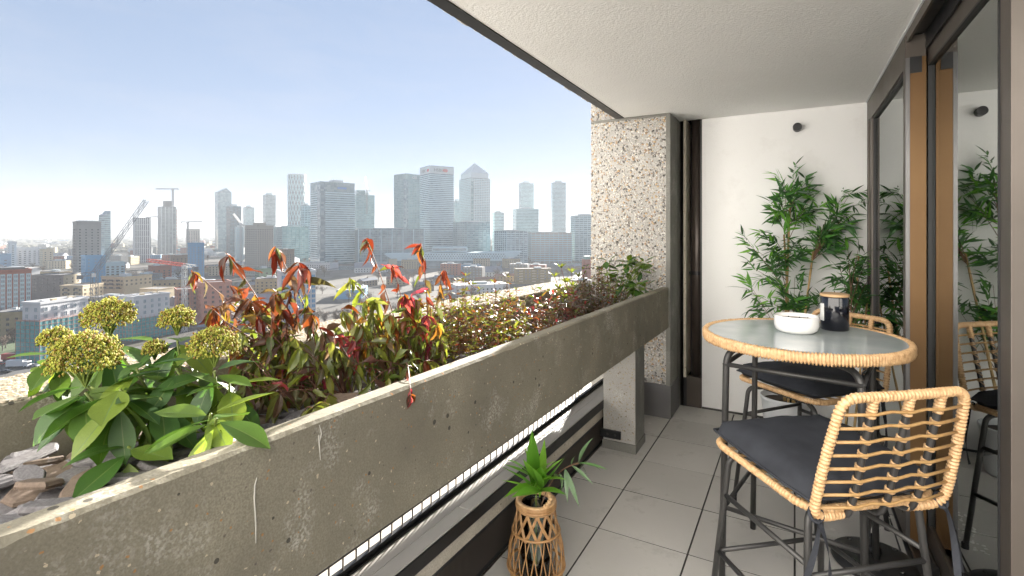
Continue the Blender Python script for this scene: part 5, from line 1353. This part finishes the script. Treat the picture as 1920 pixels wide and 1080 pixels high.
for i in range(75):
    y = rs.uniform(1.1, 3.8); s_ = rs.uniform(.03, .06); stone(rs.uniform(XI2 + .15, XI1 - s_ * .8), y, s_, rs.uniform(.02, .08), .15)

# ---------------------------------------------------------------- skimmia with flower heads
SKM = [leaf_mesh('leaf', [M['skimmia_leaf'], M['skimmia_rib']], L=1, W=w_, droop=d_, fold=fo, shape=.58, rib=.045, n=9, twist=tw) for w_, d_, fo, tw in ((.46, .35, .18, .1), (.50, .5, .12, -.15), (.43, .2, .22, .2), (.48, .65, .10, 0), (.44, .1, .2, -.1))]
def flower_head(rt, c, r, rng, n=230):
    k = MB(); c = Vector(c); base = c - Vector((0, 0, r * .95)); oc = [(1, 0, 0), (-1, 0, 0), (0, 1, 0), (0, -1, 0), (0, 0, 1), (0, 0, -1)]; of = [(0, 2, 4), (2, 1, 4), (1, 3, 4), (3, 0, 4), (2, 0, 5), (1, 2, 5), (3, 1, 5), (0, 3, 5)]
    hubs = []
    for i in range(14):
        a = i * 2.399; e = math.asin(min(.98, .05 + .93 * (i + .5) / 14)); hubs.append(c + Vector((math.cos(a) * math.cos(e), math.sin(a) * math.cos(e), math.sin(e) * .9)) * r * .6)
    for i in range(n):
        a = i * 2.39996 + rng.uniform(-.2, .2); zz = -.38 + 1.38 * (i + .5) / n; rr = math.sqrt(max(0, 1 - zz * zz))
        lump = 1 + .26 * noise.noise((math.cos(a) * rr * 2.2 + r * 50, math.sin(a) * rr * 2.2, zz * 2.2))
        p_ = c + Vector((math.cos(a) * rr, math.sin(a) * rr, zz * .85)) * r * rng.uniform(.80, 1.08) * lump
        s_ = rng.uniform(.0018, .0031)
        k.add([(x * s_, y * s_, z * s_ * 1.3) for x, y, z in oc], of, Matrix.Translation(p_))
        if rng.random() < .7:
            p2 = p_ - (p_ - c).normalized() * .006 + Vector((rng.uniform(-1, 1), rng.uniform(-1, 1), rng.uniform(-1, 1))) * .004
            k.add([(x * s_, y * s_, z * s_ * 1.3) for x, y, z in oc], of, Matrix.Translation(p2))
    hd_ = k.build('flower_head', M['flower_bud'], rt, smooth=False)
    k = MB()
    for h_ in hubs:
        k.tube([base, base.lerp(h_, .6) + Vector((0, 0, .004)), h_ + (h_ - c) * .4], [.0022, .0016, .0010], 5)
        for _ in range(3): k.tube([h_, h_ + (h_ - c).normalized() * r * .36 + Vector((rng.uniform(-1, 1), rng.uniform(-1, 1), rng.uniform(-1, 1))) * r * .18], .0008, 4)
    k.build('flower_stalks', M['green_stem'], hd_, kind='stuff')
def whorl(rt, c, rng, n, L, pitch0=0., pitch1=-.7, az0=0., meshes=SKM):
    for i in range(n):
        a = az0 + i * 2.399 + rng.uniform(-.25, .25); pt = pitch0 + (pitch1 - pitch0) * i / max(1, n - 1) + rng.uniform(-.15, .15)
        d_ = Vector((math.cos(a) * math.cos(pt), math.sin(a) * math.cos(pt), math.sin(pt)))
        put('leaf', rng.choice(meshes), rt, orient(Vector(c) + d_ * .008 - Vector((0, 0, .004 * i)), d_, roll=rng.uniform(-.35, .35), s=L * rng.uniform(.8, 1.12)))
def skimmia(loc, label, whorls, heads, stems, rng, L=.125):
    rt = root('skimmia_shrub', loc, label, 'shrub', 'skimmia shrubs in the planter')
    for c, n, p0, p1, ls in whorls: whorl(rt, c, rng, n, L * ls, p0, p1, rng.uniform(0, 6))
    for c, r in heads: flower_head(rt, c, r, rng, int(720 * (r / .05) ** 1.5))
    for pts in stems:
        k = MB(); k.tube(bez(*pts, 10), [.0042 - .00016 * i for i in range(11)], 7); k.build('stem', M['green_stem'], rt, smooth=True)
    return rt
rk = random.Random(31)
S0 = soil_pt(-1.17, .72)
H1 = [((160, 672, 1.02), .060), ((205, 595, 1.20), .050), ((332, 601, 1.22), .037), ((290, 655, 1.20), .025), ((402, 650, 1.12), .047), ((104, 636, 1.16), .030), ((118, 668, 1.18), .022)]
heads = [(P(*uv), r) for uv, r in H1]
wh = []
for (uv, r) in H1: wh.append((P(*uv) - Vector((0, 0, r * 1.15)), 8 if r > .028 else 5, .1, -1.15, 1.0 if r > .03 else .8))
for uv, n, p0, p1, ls in [((240, 838, .98), 9, .1, -1.2, 1.05), ((395, 776, .94), 9, .2, -1.1, 1.0), ((300, 745, 1.05), 9, .2, -1.1, 1.0), ((225, 730, 1.0), 9, .0, -1.2, 1.1), ((330, 690, 1.1), 8, .2, -1.0, 1.0), ((255, 690, 1.08), 8, .3, -1.0, 1.0), ((430, 720, 1.12), 8, .2, -1.0, .95), ((170, 725, 1.08), 7, .1, -1.1, 1.0), ((405, 785, .90), 7, -.1, -1.2, 1.0)]:
    wh.append((P(*uv), n, p0, p1, ls))
stems = []
for c, n, *_ in wh:
    b0 = S0 + Vector((rk.uniform(-.06, .06), rk.uniform(-.06, .06), 0)); stems.append((b0, (b0 * .45 + Vector(c) * .55) - Vector((0, 0, .05)), c))
skimmia(S0, 'glossy green skimmia with yellow green flower heads in the planter, nearest the camera', wh, heads, stems, rk, L=.112)
rk2 = random.Random(5); S1 = soil_pt(-1.15, 3.60); wh2 = []; st2 = []
for i in range(17):
    c = P(rk2.uniform(1132, 1212), rk2.uniform(490, 545), rk2.uniform(3.45, 3.85)); wh2.append((c, 6, .7, -.5, .78)); st2.append((S1 + Vector((rk2.uniform(-.08, .08), rk2.uniform(-.08, .08), 0)), (S1 + c) / 2 + Vector((0, 0, .03)), c))
skimmia(S1, 'green skimmia without open flowers at the foot of the column', wh2, [], st2, rk2, L=.125)

# ---------------------------------------------------------------- drooping red leaved shrubs
def LM(mn, seed):
    r_ = random.Random(seed); return [leaf_mesh('leaf', [M[mn], M['red_stem'] if mn in ('leaf_red', 'leaf_purple', 'leaf_magenta') else M[mn]], L=1, W=r_.uniform(.22, .32), droop=r_.uniform(.2, .9), fold=r_.uniform(.2, .9), shape=.42, rib=.035, n=9, twist=r_.uniform(-1.2, 1.2), wav=r_.uniform(.1, .7)) for _ in range(6)]
LR, LO, LV, LP, LMg = LM('leaf_red', 1), LM('leaf_orange', 2), LM('leaf_olive', 3), LM('leaf_purple', 4), LM('leaf_magenta', 5)
def droop_stem(rt, base, tip, rng, n, pal, L=.085, arch=.5, tipn=5, start=.25):
    base = Vector(base); tip = Vector(tip)
    mid = base.lerp(tip, .55) + Vector((rng.uniform(-.02, .02), rng.uniform(-.02, .02), arch * (tip - base).length * .25))
    pts = bez(base, mid, tip, 14)
    k = MB(); k.tube(pts, [.0030 - .00014 * i for i in range(15)], 5); k.build('stem', M['red_stem'], rt, smooth=True)
    for i in range(n + tipn):
        t_ = start + (1 - start) * i / (n - 1) if i < n else rng.uniform(.95, 1)
        t_ = min(1, t_); j = t_ * 14; a = int(min(13, j)); c = pts[a].lerp(pts[a + 1], j - a)
        th = rng.uniform(0, 6.28); pt = rng.uniform(-1.45, -.55) if rng.random() < .82 else rng.uniform(-.2, .5)
        d_ = Vector((math.cos(th) * math.cos(pt), math.sin(th) * math.cos(pt), math.sin(pt)))
        put('leaf', rng.choice(pal(t_, rng)), rt, orient(c, d_, roll=rng.uniform(-1.4, 1.4), s=L * rng.uniform(.5, 1.05)))
def pal_red(t_, r): return r.choice((LR, LR, LP)) if t_ > .75 else (r.choice((LO, LR, LV, LV, LP)) if t_ > .45 else r.choice((LV, LP, LV, LP, LO)))
def pal_or(t_, r): return r.choice((LR, LO, LR, LP)) if t_ > .7 else r.choice((LO, LV, LP, LV, LV, LP))
def pal_mag(t_, r): return r.choice((LMg, LMg, LR)) if t_ > .6 else r.choice((LV, LP, LV))
def pal_low(t_, r): return r.choice((LP, LV, LP, LV, LP, LMg if r.random() < .15 else LV))
def pal_ol(t_, r): return r.choice((LV, LV, LO)) if t_ > .5 else r.choice((LV, LP))
ra = random.Random(61)
A0 = soil_pt(-1.20, 1.02)
A = root('leucothoe_shrub', A0, 'drooping shrub with red and orange leaf tips just behind the flowering skimmia', 'shrub', 'red tipped shrubs in the planter')
def jb(b, s=.07): return b + Vector((ra.uniform(-s, s), ra.uniform(-s, s) * 1.4, 0))
for tip, n, pal, L in [((424, 474, 1.42), 13, pal_or, .082), ((516, 462, 1.45), 13, pal_red, .085), ((560, 491, 1.42), 10, pal_red, .10), ((358, 506, 1.38), 9, pal_or, .07), ((450, 560, 1.40), 12, pal_or, .085), ((480, 590, 1.38), 12, pal_or, .085), ((530, 560, 1.42), 12, pal_red, .09), ((395, 575, 1.36), 10, pal_or, .075), ((500, 620, 1.40), 12, pal_low, .085), ((560, 640, 1.42), 12, pal_low, .085), ((430, 630, 1.34), 11, pal_or, .08)]:
    droop_stem(A, jb(A0), P(*tip), ra, n, pal, L, arch=.35)
for i in range(16):
    u = ra.uniform(375, 600); v_ = ra.uniform(535, 650); droop_stem(A, jb(A0, .09), P(u, v_, ra.uniform(1.3, 1.5)), ra, 13, pal_or if v_ < 600 else pal_low, .072, arch=.4)
for i in range(22):
    u = ra.uniform(420, 640); v_ = ra.uniform(610, 785) - (u - 520) * .12; d = 1.40 - (v_ - 655) / 120 * .22 + ra.uniform(-.05, .05)
    droop_stem(A, jb(A0, .1), P(u, v_, d), ra, 8, pal_low, .08, arch=.9, tipn=3, start=.35)
B0 = soil_pt(-1.18, 1.36)
Bp = root('leucothoe_shrub', B0, 'drooping shrub with red tips and olive leaves in the middle of the planter', 'shrub', 'red tipped shrubs in the planter')
for tip, n, pal, L in [((686, 446, 1.72), 12, pal_red, .085), ((655, 520, 1.68), 10, pal_ol, .085), ((735, 496, 1.70), 13, pal_mag, .075), ((790, 456, 1.75), 13, pal_red, .075), ((832, 506, 1.75), 11, pal_or, .07), ((770, 555, 1.70), 12, pal_mag, .08), ((700, 560, 1.68), 12, pal_ol, .085), ((640, 580, 1.66), 11, pal_ol, .09), ((740, 600, 1.66), 12, pal_ol, .085), ((670, 610, 1.64), 12, pal_ol, .09), ((800, 590, 1.7), 11, pal_mag, .07)]:
    droop_stem(Bp, jb(B0, .08), P(*tip), ra, n, pal, L, arch=.35)
for i in range(16):
    u = ra.uniform(625, 830); v_ = ra.uniform(535, 650); droop_stem(Bp, jb(B0, .09), P(u, v_, ra.uniform(1.58, 1.78)), ra, 13, ra.choice((pal_ol, pal_mag, pal_ol, pal_low)), .072, arch=.4)
for i in range(22):
    u = ra.uniform(620, 800); v_ = ra.uniform(600, 755) - (u - 620) * .25; d = 1.70 - (v_ - 600) / 140 * .30 + ra.uniform(-.05, .05)
    droop_stem(Bp, jb(B0, .1), P(u, v_, d), ra, 8, pal_low if ra.random() < .65 else pal_ol, .08, arch=.9, tipn=3, start=.35)
droop_stem(Bp, B0, P(770, 742, 1.22), ra, 8, pal_mag, .05, arch=1.2, tipn=4, start=.6)

# ---------------------------------------------------------------- low small leaved shrubs farther along
def bush(name, label, loc, rx, ry, h, nst, per, L, pals, rng, stemm='dry_twig', wr_=.36, up=.5):
    rt = root(name, loc, label, 'shrub'); ks = MB(); kl = {m: MB() for m in pals}
    geos = [leaf_geo(L=1, W=wr_, droop=rng.uniform(-.1, .4), fold=rng.uniform(.1, .35), n=3, shape=.5, rib=.02)[:2] for _ in range(3)]
    for i in range(nst):
        a = rng.uniform(0, 6.28); q = math.sqrt(rng.random()); x, y = math.cos(a) * rx * q, math.sin(a) * ry * q
        top = Vector(loc) + Vector((x, y, h * (1 - .45 * q * q) * rng.uniform(.55, 1.12))); b0 = Vector(loc) + Vector((x * .45, y * .55, 0))
        pts = bez(b0, (b0 + top) / 2 + Vector((x * .25, y * .1, 0)), top, 6); ks.tube(pts, [.002, .0018, .0017, .0015, .0013, .0012, .001], 4, cap=False)
        for j in range(per):
            t_ = .35 + .65 * (j // 5) / max(1, (per - 1) // 5); e = t_ * 6; a_ = int(min(5, e)); c = pts[a_].lerp(pts[a_ + 1], e - a_)
            th = j * 2.399 + rng.uniform(-.4, .4); pt = rng.uniform(-.5, .9) * (1 - up) + up * .8 + rng.uniform(-.4, .2)
            d_ = Vector((math.cos(th) * math.cos(pt), math.sin(th) * math.cos(pt), math.sin(pt)))
            v_, f_ = rng.choice(geos); kl[rng.choice(pals)].add(v_, f_, orient(c, d_, roll=rng.uniform(-.6, .6), s=L * rng.uniform(.6, 1.2)))
    ks.build('stems', M[stemm], rt, kind='stuff')
    for m, k in kl.items():
        if k.v: k.build('foliage', M[m], rt, smooth=True, kind='stuff')
    return rt
rb = random.Random(17)
bush('azalea_shrub', 'low small leaved yellow green and bronze shrub right of the drooping shrubs', soil_pt(-1.17, 1.72), .25, .32, .345, 120, 25, .030, ['leaf_yellowgreen', 'leaf_bronze', 'leaf_yellowgreen', 'leaf_bronze', 'leaf_olive'], rb)
bush('azalea_shrub', 'low bronze leaved shrub before the red patch of the planter', soil_pt(-1.18, 2.12), .25, .24, .31, 70, 20, .030, ['leaf_bronze', 'leaf_yellowgreen', 'leaf_orange', 'leaf_greyed'], rb)
bush('leucothoe_shrub', 'dwarf purple red shrub right of the bronze shrub', soil_pt(-1.16, 2.55), .19, .22, .25, 55, 15, .050, ['leaf_greyed', 'leaf_purple', 'leaf_magenta', 'leaf_greyed', 'leaf_olive', 'leaf_red'], rb, wr_=.28, up=.35)
bush('leucothoe_shrub', 'dark purple low shrub in the column shade', soil_pt(-1.16, 2.95), .19, .20, .235, 50, 15, .050, ['leaf_purple', 'leaf_greyed', 'leaf_purple'], rb, wr_=.28, up=.3)
bush('azalea_shrub', 'pale grey leaved shrub between the purple shrub and the far skimmia', soil_pt(-1.17, 3.30), .20, .24, .34, 65, 20, .036, ['leaf_greyed', 'leaf_greyed', 'leaf_olive', 'leaf_bronze'], rb, wr_=.30)
rr_ = root('pieris_sprig', soil_pt(-1.28, 3.05), 'bronze green upright sprig standing out above the grey shrub', 'shrub'); k = MB(); kl_ = MB()
for tp in ((1052, 503), (1072, 512), (1085, 520), (1040, 520), (1064, 530)):
    top = P(*tp, 3.35); b0 = soil_pt(-1.28 + rb.uniform(-.04, .04), 3.05); pts = bez(b0, (b0 + top) / 2 + Vector((0, 0, .04)), top, 6); k.tube(pts, .0022, 5)
    for t_ in (.6, .8, 1):
        c = pts[int(t_ * 6)]
        for j in range(7):
            th = j * .9 + rb.uniform(-.2, .2); d_ = Vector((math.cos(th), math.sin(th), 1.0)); kl_.add(*leaf_geo(L=1, W=.26, droop=.2, fold=.2, n=3, shape=.6, rib=.02)[:2], orient(c, d_, s=.055))
k.build('stems', M['red_stem'], rr_, kind='stuff'); kl_.build('foliage', M['leaf_olive'], rr_, smooth=True, kind='stuff')

# ---------------------------------------------------------------- artificial bamboo in the white pot
bmr = root('bamboo_plant', (BX, BY, .2), 'tall bamboo plant with tan canes in front of the white wall', 'plant')
rbm = random.Random(9)
def spray_mesh(seed, light):
    r_ = random.Random(seed); k = MB()
    for j in range(10):
        th = r_.uniform(-1.6, 1.6); pt = r_.uniform(-.9, .35)
        d_ = Vector((math.cos(th) * math.cos(pt), math.sin(th) * math.cos(pt), math.sin(pt)))
        v_, f_, m_ = leaf_geo(L=1, W=.155, droop=r_.uniform(.1, .5), fold=.3, n=5, shape=.35, rib=.03)
        k.add(v_, f_, orient(Vector((-.02 + .012 * j, 0, 0)), d_, roll=r_.uniform(-.8, .8), s=r_.uniform(.08, .135)))
    return k.mesh('leaf_spray', M['bamboo_leaf_light' if light else 'bamboo_leaf'], smooth=True)
SPR = [spray_mesh(i, False) for i in range(8)]; SPL = [spray_mesh(20 + i, True) for i in range(3)]
def cane(u0, u1, v1, d1, r_=.009, b=None):
    b0 = Vector((BX + rbm.uniform(-.06, .06), BY + rbm.uniform(-.05, .05), .205)) if b is None else Vector(b)
    top = P(u1, v1, d1); pts = bez(b0, b0.lerp(top, .5) + Vector((rbm.uniform(-.02, .02), 0, .02)), top, 14)
    k = MB(); rs_ = [r_ * (1.16 if i % 3 == 0 else 1) * (1 - .35 * i / 14) for i in range(15)]; k.tube(pts, rs_, 8); k.build('cane', M['bamboo_cane'], bmr, smooth=True); return pts
def branch(c, tip, n, light=.15):
    c = Vector(c); tip = Vector(tip); pts = bez(c, c.lerp(tip, .5) + Vector((0, 0, .03)), tip, 8)
    k = MB(); k.tube(pts, [.0026 - .0002 * i for i in range(9)], 5); k.build('twig', M['dry_twig'], bmr)
    for i in range(n):
        q = pts[2 + int(6 * (i + .5) / n)] if i < n - 1 else pts[8]; d_ = (tip - c).normalized() + Vector((rbm.gauss(0, .5), rbm.gauss(0, .35), rbm.gauss(.0, .4)))
        put('leaf_spray', rbm.choice(SPL if rbm.random() < light else SPR), bmr, orient(q, d_, roll=rbm.uniform(-1, 1), s=rbm.uniform(.8, 1.1)))
c1 = cane(0, 1482, 372, 3.60, .010); c2 = cane(0, 1525, 470, 3.55, .009); c3 = cane(0, 1470, 440, 3.62, .009); c4 = cane(0, 1500, 560, 3.55, .008)
for u, v_, d in [(1488, 330, 3.60), (1470, 345, 3.62), (1505, 350, 3.6), (1460, 372, 3.6), (1490, 372, 3.55), (1520, 372, 3.58), (1470, 400, 3.55), (1500, 405, 3.58), (1530, 398, 3.6), (1450, 395, 3.6)]: branch(c1[11 + rbm.randrange(3)], P(u, v_, d), 3, .22)
for u, v_, d in [(1595, 362, 3.50), (1600, 385, 3.48), (1575, 375, 3.55), (1570, 400, 3.5), (1585, 405, 3.5), (1560, 430, 3.52), (1555, 470, 3.5), (1540, 450, 3.55), (1550, 410, 3.5)]: branch(c2[13], P(u, v_, d), 3, .15)
for u, v_, d in [(1405, 458, 3.60), (1420, 470, 3.62), (1415, 505, 3.62), (1470, 440, 3.52), (1450, 465, 3.55), (1490, 455, 3.5), (1465, 485, 3.55), (1500, 480, 3.6), (1445, 440, 3.6)]: branch(c3[9 + rbm.randrange(4)], P(u, v_, d), 3, .2)
for u, v_, d in [(1420, 555, 3.60), (1410, 540, 3.58), (1440, 575, 3.6), (1455, 520, 3.55), (1470, 540, 3.5), (1490, 520, 3.55), (1480, 570, 3.52), (1510, 575, 3.5), (1500, 545, 3.5), (1430, 590, 3.6), (1535, 570, 3.5)]: branch(c4[6 + rbm.randrange(6)], P(u, v_, d), 3, .2)
for u, v_, d in [(1590, 470, 3.42), (1610, 465, 3.4), (1575, 505, 3.45), (1600, 500, 3.42), (1625, 490, 3.4), (1605, 540, 3.42), (1620, 560, 3.4), (1590, 570, 3.45), (1630, 520, 3.38), (1612, 590, 3.4), (1600, 520, 3.42), (1625, 610, 3.4), (1615, 530, 3.4), (1632, 575, 3.38)]:
    branch(Vector((.30, 3.72, .55 + (620 - v_) / 320)), P(u, v_, d), 3, .12)
cane(0, 1610, 480, 3.42, .008, b=(.26, 3.74, .02)); cane(0, 1628, 540, 3.40, .007, b=(.30, 3.70, .02))

# ---------------------------------------------------------------- leaves in the rattan vase
vp = root('vase_sprig', (VX, VY, .02), 'bright green leafy sprig standing in the rattan vase', 'plant')
rv_ = random.Random(3)
leafmat('vase_leaf', [(.20, .46, .05), (.28, .55, .08), (.14, .36, .045)], trans=.45)
VL = [leaf_mesh('leaf', [M['vase_leaf'], M['vase_leaf']], L=1, W=.12, droop=d_, fold=.3, shape=.45, rib=.04, n=7, twist=t_) for d_, t_ in ((.1, .2), (.25, -.2), (.0, .1))]
VG = [leaf_mesh('leaf', [M['leaf_g'] if 'leaf_g' in M else leafmat('leaf_g', [(.09, .2, .06), (.13, .24, .10), (.17, .26, .15)], trans=.35), M['bamboo_leaf_light']], L=1, W=.14, droop=d_, fold=.25, shape=.4, rib=.04, n=7, twist=.4) for d_ in (.3, .6)]
cv = Vector((VX, VY, .34))
for uv in [(998, 822, 1.82), (968, 850, 1.86), (950, 880, 1.90), (948, 902, 1.92), (965, 918, 1.88), (1052, 868, 1.88), (1048, 885, 1.86), (1010, 855, 1.78), (1025, 850, 1.82), (985, 868, 1.8), (1030, 895, 1.84), (975, 890, 1.82), (1015, 880, 1.78), (960, 865, 1.95), (1035, 870, 1.95), (1042, 905, 1.8), (990, 845, 1.95), (955, 912, 1.84), (1020, 838, 1.9), (980, 910, 1.78), (1040, 860, 1.8)]:
    tip = P(*uv); c = cv + Vector((rv_.uniform(-.02, .02), rv_.uniform(-.02, .02), rv_.uniform(0, .06))); put('leaf', rv_.choice(VL), vp, orient(c, tip - c, roll=rv_.uniform(-.7, .7), s=(tip - c).length * 1.15))
e_ = P(1085, 868, 1.88); pts = bez(cv - Vector((0, 0, .25)), cv + Vector((.0, .0, .1)), e_, 12); k = MB(); k.tube(pts, .0022, 6); k.build('stem', M['dry_twig'], vp)
k = MB(); k.tube([cv - Vector((0, 0, .3)), cv + Vector((0, 0, .05))], .003, 6); k.build('stem', M['green_stem'], vp)
for q_, uv in [(12, (1098, 818, 1.9)), (12, (1088, 830, 1.88)), (12, (1136, 872, 1.86)), (12, (1128, 866, 1.9)), (11, (1075, 850, 1.86)), (10, (1085, 945, 1.84)), (10, (1065, 935, 1.84)), (11, (1110, 900, 1.84)), (9, (1060, 905, 1.86)), (8, (1050, 880, 1.86)), (12, (1108, 885, 1.9))]:
    tip = P(*uv); put('leaf', rv_.choice(VG), vp, orient(pts[q_], tip - pts[q_], roll=rv_.uniform(-.5, .5), s=(tip - pts[q_]).length * 1.1))
